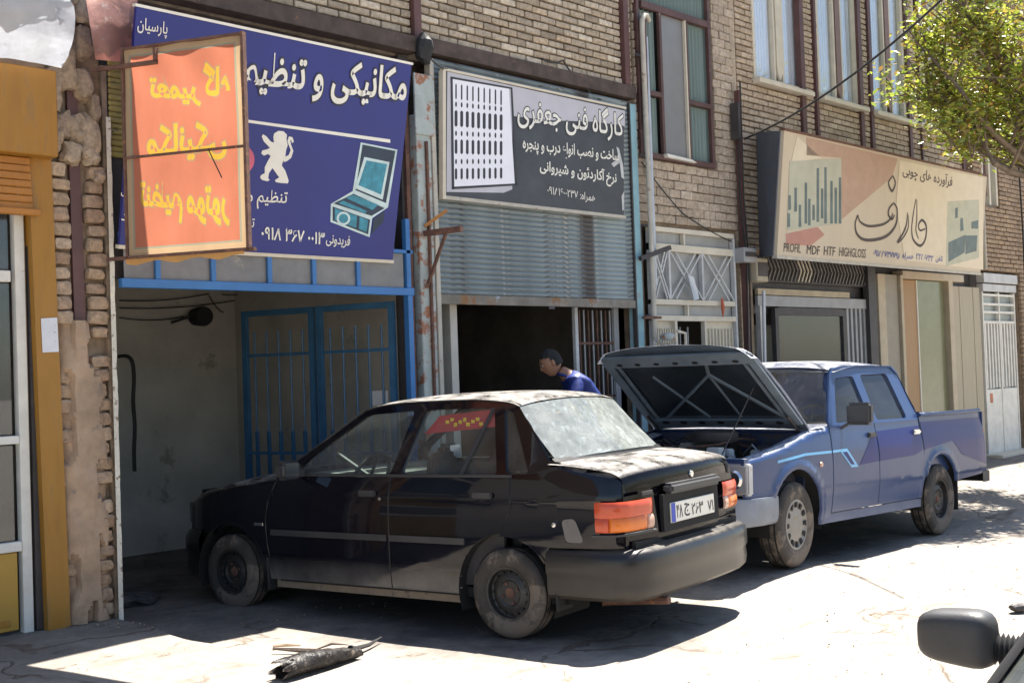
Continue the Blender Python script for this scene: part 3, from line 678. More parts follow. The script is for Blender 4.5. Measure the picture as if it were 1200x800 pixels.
# ================================================================ BUILDING C (brick offices with tall windows)
def building_c():
    r=root('office_building','brown brick building with tall cream windows, shops at ground level','building',(15,7.3,0))
    wins=[]
    for i,(a,b_) in enumerate(((884,942),(960,1007.5),(1022.5,1062.5),(1074,1103))):
        y={0:96,1:118,2:135,3:150}[i]; wins.append((F(a,y)[0],F(b_,y)[0],4.72,7.6))
    shops=[(11.55,17.62,-.2,2.72),(17.6,18.92,-.2,2.75)]
    wall_holes('wall',m_mortarL,r,11.32,25,0,8.4,7.345,.3,wins+shops)
    bricks(r,11.33,17.36,2.76,8.3,7.29,[(w_[0]-.01,w_[1]+.01,w_[2]-.05,w_[3]) for w_ in wins]+[(12.66,12.8,4.1,8.4),(13.0,13.1,4.1,8.4),(14.12,14.24,4.1,8.4),(14.4,14.5,4.1,8.4)],m_brickC,L=.2,H=.055,gx=.012,gz=.015,limit=290,vis=lambda px,py: py<320)
    BX('side_wall',m_brickC,r,11.24,11.319,7.3,7.6,0,8.4)
    for i,w_ in enumerate(wins):
        fr=BX('window_frame',m_cream,r,w_[0],w_[0]+.05,7.3,7.38,w_[2],w_[3]); wx=w_[1]-w_[0]
        L0=r
        def sub(n,mm,*a):
            o=BX(n,mm,r,*a); return o
        BX('window_frame',m_cream,r,w_[1]-.07,w_[1],7.3,7.38,w_[2],w_[3]); BX('window_frame',m_cream,r,w_[0]+.05,w_[1]-.07,7.3,7.38,w_[2],w_[2]+.05)
        cx=(w_[0]+w_[1])/2+.02
        BX('window_mullion',m_cream,r,cx-.11,cx-.075,7.31,7.37,w_[2]+.05,w_[3]); BX('window_mullion',m_cream,r,cx+.075,cx+.11,7.31,7.37,w_[2]+.05,w_[3])
        mb=MB().prism([(cx-.06,7.3,w_[2]+.16),(cx,7.3,w_[2]+.06),(cx+.06,7.3,w_[2]+.16),(cx+.06,7.3,w_[3]),(cx-.06,7.3,w_[3])],(0,.03,0)); mb.build('pointed_mullion',m_brownL if i else m_cream,r)
        for a,b_ in ((w_[0]+.05,cx-.11),(cx+.11,w_[1]-.07)):
            BX('pane',m_glassW,r,a,b_,7.35,7.356,w_[2]+.05,w_[3]);
            b=MB(); k=14
            for j in range(k): q=a+(b_-a)*j/k; yy=7.366+.008*(j%2); b.box(q,q+(b_-a)/k*1.02,yy,yy+.008,w_[2]+.02,w_[3])
            b.build('curtain',m_curtain,r)
        BX('sill',m_cream,r,w_[0]-.04,w_[1]+.08,7.2,7.34,w_[2]-.055,w_[2]-.003,.004)
    for X0,X1 in ((12.68,12.77),(13.02,13.07),(14.13,14.22),(14.41,14.49),(15.5,15.58),(15.86,15.9),(17.2,17.3),(17.9,17.98)): BX('steel_post',m_brown,r,X0,X1,7.262,7.34,3.9,8.35,.003)
    BX('back_room',m_dwall,r,11.4,34,10,10.1,0,8); BX('head_wall',m_dark,r,11.56,17.61,7.42,7.44,2.06,2.74); BX('floor_slab',m_dwall,r,11.4,18.9,7.55,10,2.9,3.1); BX('roof_slab',m_mortar,r,11.33,24.9,7.55,16,8.1,8.3)
    # shop one: dark steel front with folded grille above
    x0,x1=11.62,14.38
    BX('folded_grille_box',m_dark,r,x0,x1,7.34,7.5,2.42,2.72)
    rng=random.Random(2)
    for i in range(34):
        xa=x0+(x1-x0)*i/34; w_=(x1-x0)/34
        for z0,z1 in ((2.44,2.57),(2.57,2.70)):
            s=1 if (z0<2.5) else -1
            bar('grille_link',m_cream if 11<=i<=14 else m_dark2,r,(xa,z0 if s>0 else z1),(xa+w_,z1 if s>0 else z0),.018,7.3,-.02,.012)
    BX('transom_band',M('beige_transom',(.4,.33,.22),.7,var=.15),r,x0,x1-.65,7.32,7.36,2.27,2.34); BX('transom_band',m_grey,r,x0,x1,7.325,7.36,2.14,2.26); BX('shop_frame',m_greywhite,r,x0,x0+.05,7.3,7.36,0,2.14)
    BX('shop_frame',m_dark,r,x0+.35,x0+.42,7.32,7.38,0,2.12); BX('shop_frame',m_dark,r,x0+1.92,x0+2.0,7.32,7.38,0,2.12); BX('shop_frame',m_dark,r,x0+.42,x0+1.92,7.32,7.38,2.04,2.13)
    BX('pane',m_glassH,r,x0+.42,x0+1.92,7.345,7.35,0,2.04)
    for i in range(5): BX('grille_slat',m_grey,r,x0+2.05+i*.11,x0+2.1+i*.11,7.34,7.37,0,2.14)
    BX('shop_frame',m_dark,r,x1-.22,x1-.02,7.28,7.36,0,2.72)
    BX('display_panel',M('shop_display',(.34,.33,.28),.6,var=.15),r,x0+.5,x0+1.85,8.3,8.33,.4,1.98); BX('display_box',M('shop_display_red',(.2,.1,.08),.7),r,x0+.9,x0+1.5,8.25,8.299,1.2,1.6)
    # shop two: beige pilasters, brown board and green glass
    def P_(n,mm,a,b_,z1=2.6,out=0.0,z0=0): return BX(n,mm,r,a,b_,7.28-out,7.4,z0,z1,.004)
    P_('pilaster',m_cream2,14.42,14.62); P_('pilaster_panel',m_grey2,14.63,14.98,2.6,-.01); P_('pilaster',m_cream2,15.0,15.07,2.6,.03)
    P_('head_band',m_cream2,15.07,17.0,2.66,.03,2.56)
    BX('brown_board',M('brown_board',(.32,.19,.085),.6,var=.08,stretch=(8,1,.5)),r,15.08,15.62,7.34,7.37,0,2.55); BX('green_glass',M('green_glass',(.15,.155,.085),.2,var=.1,bump=0),r,15.64,16.46,7.33,7.36,0,2.55)
    BX('glass_joint',m_print_w,r,15.622,15.64,7.325,7.36,0,2.55)
    P_('pilaster',m_cream2,16.5,16.64,2.6,.02); 
    for i in range(4): P_('pilaster_panel',m_beige,16.66+i*.235,16.66+i*.235+.23,2.5,.0 if i%2 else -.006)
    # white steel street door
    a,b_=17.64,18.88; rr=r
    BX('entry_box',m_greywhite,r,a,b_+.02,7.24,7.34,2.45,2.56,.004); BX('entry_box',m_greywhite,r,a,b_+.04,7.22,7.34,2.58,2.72,.004)
    for x in (a,(a+b_)/2-.02,b_-.04): BX('door_post',m_white,r,x,x+.04,7.26,7.32,0,2.44,.003)
    for z in (2.38,2.24,2.12,1.97): BX('door_rail',m_white,r,a+.04,(a+b_)/2-.02,7.265,7.31,z,z+.035); BX('door_rail',m_white,r,(a+b_)/2+.02,b_-.04,7.265,7.31,z,z+.035)
    BX('door_glass',M('door_pane',(.22,.25,.25),.2,var=.1,bump=0),r,a+.04,b_-.04,7.32,7.33,.98,2.4)
    for k,(p,q) in enumerate(((a+.04,(a+b_)/2-.02),((a+b_)/2+.02,b_-.04))):
        for i in range(5): xx=p+(q-p)*(i+.5)/5; BX('door_bar',m_white,r,xx-.022,xx+.022,7.27,7.3,1.0,1.97)
        BX('door_panel',m_white,r,p,q,7.27,7.31,0.02,.98,.004)
    BX('letter_box',M('orange_sticker',(.45,.13,.05),.6),r,a+.16,a+.24,7.262,7.27,.78,.92)
    BX('step',m_cream,r,17.5,18.95,7.0,7.33,-.05,.03,.01)
m_brownL=M('mauve_brown_paint',(.2,.12,.1),.6,var=.1); m_dark2=M('grey_steel_link',(.16,.15,.14),.6,.3,var=.2)
m_glassW=glass('window_glass',(.95,.97,.99),.05,(.6,.6,.6),.02,2.5)
m_cream2=M('beige_stone_trim',(.42,.35,.25),.7,var=.1,dirt=((.25,.19,.12),.64,5)); m_grey2=M('grey_beige_panel',(.26,.23,.18),.6,var=.1); m_beige=M('beige_cladding',(.36,.31,.22),.7,var=.08,stretch=(6,1,.4),dirt=((.24,.19,.13),.66,4))
building_c()
def building_d():
    r=root('orange_brick_house','orange brown brick house at the right edge half hidden by leaves','building',(20,7.2,0))
    holes=[(17.3,18.96,-1,2.76),(17.72,18.3,3.75,5.4)]
    wall_holes('wall',m_mortarL,r,17.36,26,0,9,7.25,.08,holes)
    bricks(r,17.37,25,0.0,8.9,7.2,[(a-.01,b_+.01,c,d) for a,b_,c,d in holes],m_brickO,L=.2,H=.055,limit=290)
    BX('window_frame',m_cream,r,17.72,17.78,7.22,7.3,3.76,5.39); BX('window_frame',m_cream,r,18.24,18.3,7.22,7.3,3.76,5.39); BX('window_frame',m_cream,r,17.98,18.04,7.22,7.3,3.76,5.39); BX('pane',M('pale_blue_pane',(.3,.4,.46),.1,var=.1,bump=0),r,17.78,18.24,7.3,7.31,3.76,5.39)
building_d()

# ================================================================ SIGNS
def sign_one():
    f=Frame((3.83,7.2,2.41),(1,0,0),(0,-.30,1.49),'workshop_sign','large leaning blue sign with white Persian lettering over the garage','sign')
    W=6.15-3.83; H=1.52
    m=M('blue_vinyl',(.010,.018,.17),.45,var=.1,scale=2,bump=.05,bscale=8)
    MB().box(0,W,0,.03,0,H).build('panel',m,f.root,local=True)
    MB().box(-.01,W+.01,-.006,.036,H,H+.018).build('edge_strip',m_print_w,f.root,local=True); MB().box(-.01,W+.01,-.006,.036,-.025,0).build('edge_strip',m_cream,f.root,local=True)
    MB().box(.02,W-.02,.031,.07,.05,.09).box(.02,W-.02,.031,.07,H-.1,H-.06).build('back_batten',m_rust,f.root,local=True)
    f.text('مکانیکی و تنظیم موتور',(196,112),(473,138),64,m_print_w,bold=.022,outline=m_print_k,ob=.04)
    f.text('پارسیان',(160,40),(195,46),20,m_print_w,bold=.01)
    f.prints('underline',[[(200,128),(457,163.5),(457,167.5),(200,131)]],m_print_w)
    f.text('تنظیم موتور انژکتور',(205,241),(335,246),24,m_print_w,bold=.012); f.text('تعمیر و عیب یابی',(215,265),(297,270),16,m_print_w,bold=.01)
    f.text('۰۹۱۸ ۳۶۷ ۰۰۱۳',(305,280),(379,287),17,m_print_w,bold=.02); f.text('فریدونی',(381,288),(409,291.5),15,m_print_w,bold=.012)
    f.text('دیاگ',(141,232),(157,233),12,m_print_w,bold=.01); f.text('برد',(141,262),(157,263),12,m_print_w,bold=.01)
    lion=[(320,161),(321,156.5),(326,153.5),(332,154),(336,158),(335.5,164),(337,170),(335,176),(334,184),(331,190),(330,194),(334,200),(336.5,207),(338,212),(337,215),(329,214.5),(323,213.5),(322,211),(327,208),(322,201),(319,197),(315,203),(314,209),(316,211),(313,212.5),(307,211),(304.5,208),(306,205),(310,203),(310,196),(314,188),(317,183),(314,180.5),(309,182.5),(306,180),(307,176.5),(313,175),(316,173.5),(313,170),(309,166),(306.5,160),(308,157.5),(312,160),(317,166),(321,167.5)]
    f.print('lion_emblem',lion,m_print_w)
    tail=[(333,184),(338,182),(340.5,176),(338,170),(336.5,165),(338.5,160),(342.5,161),(344,166),(342,168),(341,164),(339.8,165),(341,170),(343.5,177),(341,185),(336,189),(332,190)]
    f.print('lion_emblem',tail,m_print_w)
    import math as mm
    f.print('red_roundel',[(283+15*mm.cos(a*PI/12),187+17*mm.sin(a*PI/12)) for a in range(24)],M('pink_print',(.5,.1,.16),.6,bump=0))
    tl=M('teal_print',(.03,.22,.3),.5,var=.35,scale=14,bump=0); dk=M('navy_print',(.012,.03,.06),.5,var=.3,bump=0); pa=M('pale_print',(.5,.62,.62),.5,bump=0)
    f.prints('case_picture',[[(422.5,167),(465.5,175.5),(454.5,243),(436,255.5),(433,278),(387,260),(387.5,239),(413,224)]],pa)
    f.prints('case_picture_lid',[[(424.5,169.5),(463,177),(452,238),(416.5,223)]],dk,.003)
    f.prints('case_picture_screen',[[(426.5,184),(456,190),(448,234),(415.5,220.5)]],pa,.004); f.prints('case_picture_screen',[[(429,188),(453,192.5),(446,228),(419.5,217)]],tl,.005)
    f.prints('case_picture_tray',[[(390.5,238.5),(414,227),(450.5,244),(435,253)]],dk,.003); f.prints('case_picture_keys',[[(405,232),(414,228.5),(443,240),(436,246)],[(396,238),(402,235),(430,247.5),(427,250)]],tl,.004)
    f.prints('case_picture_front',[[(389.5,242),(433.5,257.5),(431,274.5),(389.5,258.5)]],dk,.003); f.prints('case_picture_front',[[(392,244),(401,247.5),(400,261),(392,258)],[(404,248),(418,253),(417,267),(403,262)],[(421,254),(431,258),(429,272),(420,268)]],tl,.004)
    f.prints('case_picture_handle',[[(402+8*mm.cos(a*PI/8),256+8*mm.sin(a*PI/8)) for a in range(16)]],pa,.0046); f.prints('case_picture_handle',[[(402+5.5*mm.cos(a*PI/8),256+5.5*mm.sin(a*PI/8)) for a in range(16)]],tl,.0052)
    f.prints('case_picture_side',[[(437.5,256.5),(450.5,247.5),(449,260),(435,274)]],dk,.003)
sign_one()
def sign_two():
    f=Frame((6.74,7.2,2.97),(1,0,0),(0,-.05,1.03),'metalwork_sign','black and white sign with a picture of window grilles above the shutter','sign')
    W=9.10-6.74; H=1.03
    m=M('charcoal_vinyl',(.04,.045,.055),.5,var=.3,scale=3,bump=.1); lav=M('faded_lavender_vinyl',(.45,.44,.48),.6,var=.08,scale=3,bump=.05)
    MB().box(0,W,0,.03,0,H).build('panel',m,f.root,local=True)
    MB().box(-.02,W+.02,-.01,.04,H,H+.02).build('edge_strip',m_cream,f.root,local=True); MB().box(-.02,W+.02,-.01,.04,-.03,0).build('edge_strip',m_pipe,f.root,local=True); MB().box(-.035,-.001,-.012,.04,-.03,H).build('edge_strip',m_cream,f.root,local=True)
    f.prints('pale_field',[[(524,84),(732,130),(732,148),(700,143),(640,141),(600,136),(600,222),(590,226),(523,225)]],lav)
    wh=M('white_vinyl',(.75,.75,.8),.6,var=.04,bump=0)
    f.prints('grille_picture',[[(529,92),(596,104),(603,217),(530,222)]],wh,.003)
    u=[]
    for c in range(9):
        for (y0,y1,n) in ((98,117,.5),(119,126,.6),(129,149,1.0),(153,160,.6),(163,181,.9),(186,193,.6),(197,211,.8)):
            x=534+c*6.6; dy=(x-534)*.14*(1-(y0-98)/113*1.3); w_=1.7*n
            u.append([(x-w_,y0+dy+2),(x,y0+dy),(x+w_,y0+dy+2),(x+w_,y1+dy-2),(x,y1+dy),(x-w_,y1+dy-2)])
    f.prints('grille_picture_bars',u,m_print_k,.004)
    f.prints('grille_picture_frame',[[(528,90),(600,103),(600,105),(528,92.5)],[(598,103),(600,103),(606,216),(603,217)],[(529,219),(606,215),(606,217.5),(529,222)],[(527.5,90),(530,91),(532,222),(529,222)]],m_print_k,.0045)
    f.text('کارگاه فنی جعفری',(606,150),(730,168),40,m_print_w,bold=.012,outline=m_print_k,ob=.035)
    f.text('ساخت و نصب انواع درب و پنجره',(612,181),(725,195),20,m_print_w,bold=.022); f.text('نرخ آکاردئون و شیروانی',(632,206),(722,220),20,m_print_w,bold=.022)
    f.text('همراه: ۰۹۱۸۱۶۰۰۲۳۷',(641,230),(697,239),12,m_print_w,bold=.005)
    f.prints('worker_picture',[[(722,172),(725,174),(730,195),(731,210),(728,208),(726,192)],[(728,230),(731,224),(731,246),(729,247)],[(716,192),(724,186),(727,190),(719,196)]],m_greywhite,.003)
sign_two()
def sign_three():
    f=Frame((11.2,6.8,2.64),(1,0,0),(0,-.15,1.32),'wood_products_sign','long beige sign with brown calligraphy and a blue phone line','sign')
    W=16.5-11.2; H=1.33; rt=f.root
    m=M('beige_vinyl',(.52,.43,.31),.55,var=.07,scale=2,bump=.06,bscale=6,stretch=(1,1,.3))
    MB().box(0,W,0,.04,0,H).build('panel',m,rt,local=True); MB().box(-.01,W+.01,-.012,.05,H,H+.025).build('edge_strip',m_rust,rt,local=True); MB().box(-.01,W+.01,-.012,.05,-.03,0).build('edge_strip',m_pipe,rt,local=True)
    # return panel back to the wall
    g=M('slate_panel',(.12,.14,.17),.6,var=.08,bump=.05)
    d0,d1=Vector((11.2,6.84,2.64)),Vector((11.62,7.27,2.68)); N=f.N; 
    b=MB(); inv=rt.matrix_world.inverted(); top=Vector((11.2,6.69,3.96)); tb=Vector((11.66,7.27,4.1))
    b.prism([inv@d0,inv@d1,inv@tb,inv@top],(-.02,0,0)); b.build('return_panel',g,rt,local=True)
    MB().prism([inv@top,inv@tb,inv@Vector((16.5,7.29,4.1)),inv@Vector((16.5,6.69,3.96))],(0,0,-.01)).build('added_sun_cover',g,rt,local=True)  # unseen cover added to keep sun from shining down behind the sign
    salmon=M('salmon_print',(.42,.27,.19),.6,var=.08,bump=0); pale=M('pale_beige_print',(.63,.54,.40),.6,var=.06,bump=0); teal=M('slate_teal_print',(.10,.135,.135),.6,var=.25,bump=0); sage=M('sage_print',(.42,.41,.31),.6,var=.1,bump=0); rose=M('rose_print',(.42,.2,.15),.6,var=.08,bump=0)
    f.prints('salmon_shape',[[(945,161),(1052,186),(1045,208),(985,258),(985,185),(945,182)]],salmon); f.prints('pale_shape',[[(934,160),(963,186),(927,190)]],pale)
    f.prints('pale_shape',[[(1054,188),(1152,208),(1152,316),(1060,305),(1050,240)]],pale,.0025)
    f.prints('rose_shape',[[(921,274),(958,266),(966,275),(950,288),(921,286)]],rose)
    f.prints('shelf_picture',[[(925,189),(985.5,186),(986,262),(922,270)]],sage,.003)
    bars=[]
    for x,y0,y1 in ((925,229,246),(924,250,266),(932,220,248),(944,214,262),(948,233,264),(958,197,260),(963,221,256),(967,196,262),(974,212,262),(979,220,262),(984,208,262),(937,240,266),(953,240,258)): bars.append([(x-1.4,y0),(x+1.4,y0),(x+1.6,y1),(x-1.6,y1)])
    f.prints('shelf_picture_bars',bars,teal,.004)
    f.prints('room_picture',[[(1110,236),(1147,234),(1147,302),(1108,312)]],sage,.003); f.prints('room_picture_cabinet',[[(1111,284),(1131,275),(1130,296),(1111,307)],[(1131,276),(1145,276),(1144,294),(1131,298)],[(1119,244),(1122,243),(1122,255),(1119,256)],[(1125,256),(1128,255),(1129,270),(1125,271)],[(1138,260),(1146,258),(1146,268),(1138,268)]],teal,.004)
    br=M('dark_brown_print',(.05,.03,.025),.6,bump=0); bl=M('blue_print',(.05,.07,.3),.6,bump=0)
    f.text('فرآورده های چوبی',(1057,209),(1115,223),18,br,bold=.01)
    # calligraphy: outlined strokes
    def stroke(px,w_=1.5):
        P=[Vector((*f.uv(*p),0)) for p in px]; b=MB(); k=.013*w_
        Q_=[]
        for i in range(len(P)-1):
            p0=P[max(i-1,0)];p1=P[i];p2=P[i+1];p3=P[min(i+2,len(P)-1)]
            for s in range(6):
                t=s/6; Q_.append(.5*((2*p1)+(-p0+p2)*t+(2*p0-5*p1+4*p2-p3)*t*t+(-p0+3*p1-3*p2+p3)*t**3))
        Q_.append(P[-1]); L=[]
        for i,q in enumerate(Q_):
            t=(Q_[min(i+1,len(Q_)-1)]-Q_[max(i-1,0)]).normalized(); n=Vector((-t.y,t.x,0))*k*(.5+.5*math.sin(PI*i/len(Q_))); L.append((q-n,q+n))
        for (a,c),(d,e) in zip(L,L[1:]): b.poly([(a.x,-.005,a.y),(d.x,-.005,d.y),(e.x,-.005,e.y),(c.x,-.005,c.y)])
        b.build('calligraphy',br,rt,local=True)
    stroke([(1005,252),(1002,262),(1004,274),(1013,281),(1030,280),(1042,274),(1050,262),(1051,245),(1047,238)]); stroke([(1005,252),(1008,260),(1018,265),(1034,263),(1043,257),(1046,250)],1.2)
    stroke([(1047,238),(1042,244),(1041,252),(1045,257),(1048,252)],1.3); stroke([(1046,206),(1041,214),(1045,224),(1049,215),(1046,206)],1.2)
    stroke([(1063,249),(1062,262),(1058,273),(1051,284)]); stroke([(1064,252),(1064,266),(1059,277),(1052,285)],1.1)
    stroke([(1073,233),(1070,250),(1068,268),(1070,281),(1078,288),(1084,280),(1085,265),(1080,258),(1076,264),(1078,270),(1084,268)]); stroke([(1074,234),(1074,255),(1073,270),(1076,280)],1.1)
    for a,b_,t in (((918,295),(938,296.5),'PROFIL'),((945,297.5),(960,299),'MDF'),((965,299),(978,300),'HTF'),((983,300),(1014,302.5),'HIGHGLOSS')): f.text(t,a,b_,10.5,br,persian=False)
    f.text('۰۹۱۸۸۷۳۷۷۹۶',(1023,300),(1054,304),8,bl,bold=.01); f.text('همراه',(1057,304.5),(1070,306),9,bl,bold=.01); f.text('۲۲۵۰۷۳۲',(1073,304),(1093,307),8,bl,bold=.01); f.text('تلفن',(1096,307.5),(1104,308.5),9,bl,bold=.01)
sign_three()
def hanging_sign():
    # double sided cloth sign on a rusty frame, seen from behind: the lettering reads mirrored
    A=Vector((3.79,6.81,0)); U=Vector((.44,-.9,0)); O=onplane(152,300,A,Vector((.9,.44,0)))
    top=onplane(161,58,A,Vector((.9,.44,0))); V=(top-O); f=Frame(O,U,V,'cloth_sign','orange cloth sign with mirrored yellow letters in a rusty frame','sign'); rt=f.root
    W=f.uv(284,298)[0]; W2=f.uv(290,48)[0]; W=(W+W2)/2; H=V.length
    import numpy as np
    NX,NY=250,440; gx=np.linspace(0,W,NX); gzv=np.linspace(0,H,NY)
    def mask(t,p0,p1,hpx,off):
        u0,v0=f.uv(*p0); u1,v1=f.uv(*p1); mid=((p0[0]+p1[0])/2,(p0[1]+p1[1])/2); hv=f.uv(mid[0],mid[1]-hpx)[1]-f.uv(*mid)[1]
        base=text_mesh(t,.03); bx_=[v.co.x for v in base.vertices]; by_=[v.co.y for v in base.vertices]; x0,x1,y0,y1=min(bx_),max(bx_),min(by_),max(by_)
        me=text_mesh(t,off); me.calc_loop_triangles(); m=np.zeros((NX,NY),bool)
        co=[]
        for v in me.vertices:
            a=1-(v.co.x-x0)/(x1-x0); co.append((u0+(u1-u0)*a,v0+(v1-v0)*a+hv*(v.co.y-y0)/(y1-y0)))
        for tr in me.loop_triangles:
            P=[co[k] for k in tr.vertices]; ia=max(0,int(min(p[0] for p in P)/W*(NX-1))); ib=min(NX-1,int(max(p[0] for p in P)/W*(NX-1))+1); ja=max(0,int(min(p[1] for p in P)/H*(NY-1))); jb=min(NY-1,int(max(p[1] for p in P)/H*(NY-1))+1)
            X,Y=np.meshgrid(gx[ia:ib+1],gzv[ja:jb+1],indexing='ij'); (ax,ay),(bx,by),(cx,cy)=P
            d1=(X-bx)*(ay-by)-(ax-bx)*(Y-by); d2=(X-cx)*(by-cy)-(bx-cx)*(Y-cy); d3=(X-ax)*(cy-ay)-(cx-ax)*(Y-ay)
            m[ia:ib+1,ja:jb+1]|=~(((d1<0)|(d2<0)|(d3<0))&((d1>0)|(d2>0)|(d3>0)))
        return m
    col=np.zeros((NX,NY,3)); col[:]=(.66,.23,.135)
    X,Y=np.meshgrid(gx,gzv,indexing='ij'); e=np.minimum(np.minimum(X,W-X),np.minimum(Y,H-Y)); col[e<.05]=(.42,.40,.28); col[e<.036]=(.66,.46,.27)
    for t,a,b_,h in (('تعمیر',(177,122),(236,124),32),('گاه',(240,112),(270,112),40),('مکانیکی',(173,192),(266,186),46),('تنظیم',(166,258),(215,262),48),('موتور',(220,262),(270,265),46)):
        col[mask(t,a,b_,h,.065)]=(.45,.33,.17); col[mask(t,a,b_,h,.03)]=(.80,.47,.07)
    vs=[]
    for i in range(NX):
        for j in range(NY):
            u,v=gx[i]/W,gzv[j]/H; d=.012*noise.noise(Vector((u*3,v*3,1)))+.007*math.sin((u+v*.6)*16)*(v>.75)*(v-.75)*4; vs.append((gx[i],d-.004,gzv[j]))
    fc=[(i*NY+j,(i+1)*NY+j,(i+1)*NY+j+1,i*NY+j+1) for i in range(NX-1) for j in range(NY-1)]
    me=bpy.data.meshes.new('cloth'); me.from_pydata(vs,[],fc); at=me.color_attributes.new('print','FLOAT_COLOR','POINT'); buf=np.ones((NX*NY,4)); buf[:,:3]=col.reshape(-1,3); at.data.foreach_set('color',buf.ravel().astype(np.float32)); me.polygons.foreach_set('use_smooth',[True]*len(me.polygons))
    cm=cloth_trans('printed_cloth',(1,1,1),.55); nn=cm.node_tree; an=nd(nn,'ShaderNodeAttribute',attribute_name='print'); mult=mixc(nn,1.0,an.outputs['Color'],ramp(nn,noise_n(nn,coords(nn,(1,1,.4)),5,6),-1.5,1.0),'MULTIPLY')
    for q in nn.nodes:
        if q.type in('BSDF_DIFFUSE','BSDF_TRANSLUCENT'): nn.links.new(mult,q.inputs[0])
    link('cloth',me,rt,cm)
    fr=m_rust; t=.014
    def bx(n,*a): MB().box(*a).build(n,fr,rt,local=True)
    bx('frame_bar',-.016,0,-.02,.02,-.02,H+.02); bx('frame_bar',W,W+.018,-.02,.02,-.02,H+.02); bx('frame_bar',-.0,W,-.018,.018,H,H+.016); bx('frame_bar',-.16,W+.05,-.02,.018,-.022,-.002); vm=f.uv(220,178)[1]; bx('frame_bar',0,W,-.022,-.0125,vm-.008,vm+.008)
    MB().tube([(f.uv(247,175)[0],-.03,f.uv(247,175)[1]),(f.uv(265,209)[0],-.05,f.uv(265,209)[1])],.004,5).build('loose_wire',m_lead,rt,local=True)
    v1=f.uv(150,78)[1]; u1=f.uv(188,78)[0]; bx('bracket',-.22,u1,-.05,-.024,v1-.012,v1+.012); bx('bracket',u1-.02,u1,-.05,-.024,v1,v1+.09)
    b=MB(); N=20; L=[]
    for i in range(N+1): u=-.02+(W+.0)*i/N; L.append((b.b.verts.new((u,-.016,-.022)),b.b.verts.new((u,-.01+.008*math.sin(i*1.7),-.05-.012*math.sin(i*.9)))))
    for (a,c_),(d,e) in zip(L,L[1:]): b.b.faces.new((a,d,e,c_))
    b.build('cloth_hem',cloth_trans('hem',(.7,.38,.14),.5),rt,local=True)
hanging_sign()
def pink_sheet():
    b=MB(); N=14; g=[]
    o=[(100,-5),(162,-5),(153,74),(112,70)]
    def P(u,v):
        x0=o[0][0]*(1-u)+o[1][0]*u; x1=o[3][0]*(1-u)+o[2][0]*u; y0=-5; y1=70+4*u; px=x0*(1-v)+x1*v; py=y0*(1-v)+y1*v
        yy=7.06-.07*math.sin(v*PI)*(1-u)+.03*u+.012*noise.noise(Vector((u*4,v*4,0))); X,Z=F(px,py,yy); return (X,yy,Z)
    for i in range(N): g.append([b.b.verts.new(P(i/(N-1),j/(N-1))) for j in range(N)])
    for i in range(N-1):
        for j in range(N-1): b.b.faces.new((g[i][j],g[i+1][j],g[i+1][j+1],g[i][j+1]))
    bmesh.ops.solidify(b.b,geom=list(b.b.faces),thickness=.004)
    tag(b.build('metal_sheet',M('pink_faded_sheet',(.45,.24,.2),.4,.2,var=.25,scale=4,dirt=((.62,.5,.45),.6,5),bump=.2),smooth=True),'buckled pinkish metal sheet beside the top of the rubble pier','metal sheet')
    r=root('small_shutter','strip of yellow corrugated shutter behind the blue sign edge','shutter',(3.9,7.3,2.4))
    for i in range(22):
        z=3.0+i*.038; BX('slat',M('olive_yellow_slat',(.3,.24,.07),.7,var=.3,dirt=((.1,.08,.05),.55,10)) if i==0 else bpy.data.materials['olive_yellow_slat'],r,3.83,4.1,7.285+(i%2)*.006,7.31,z,z+.036,.008)
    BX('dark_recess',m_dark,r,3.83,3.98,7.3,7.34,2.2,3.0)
pink_sheet()

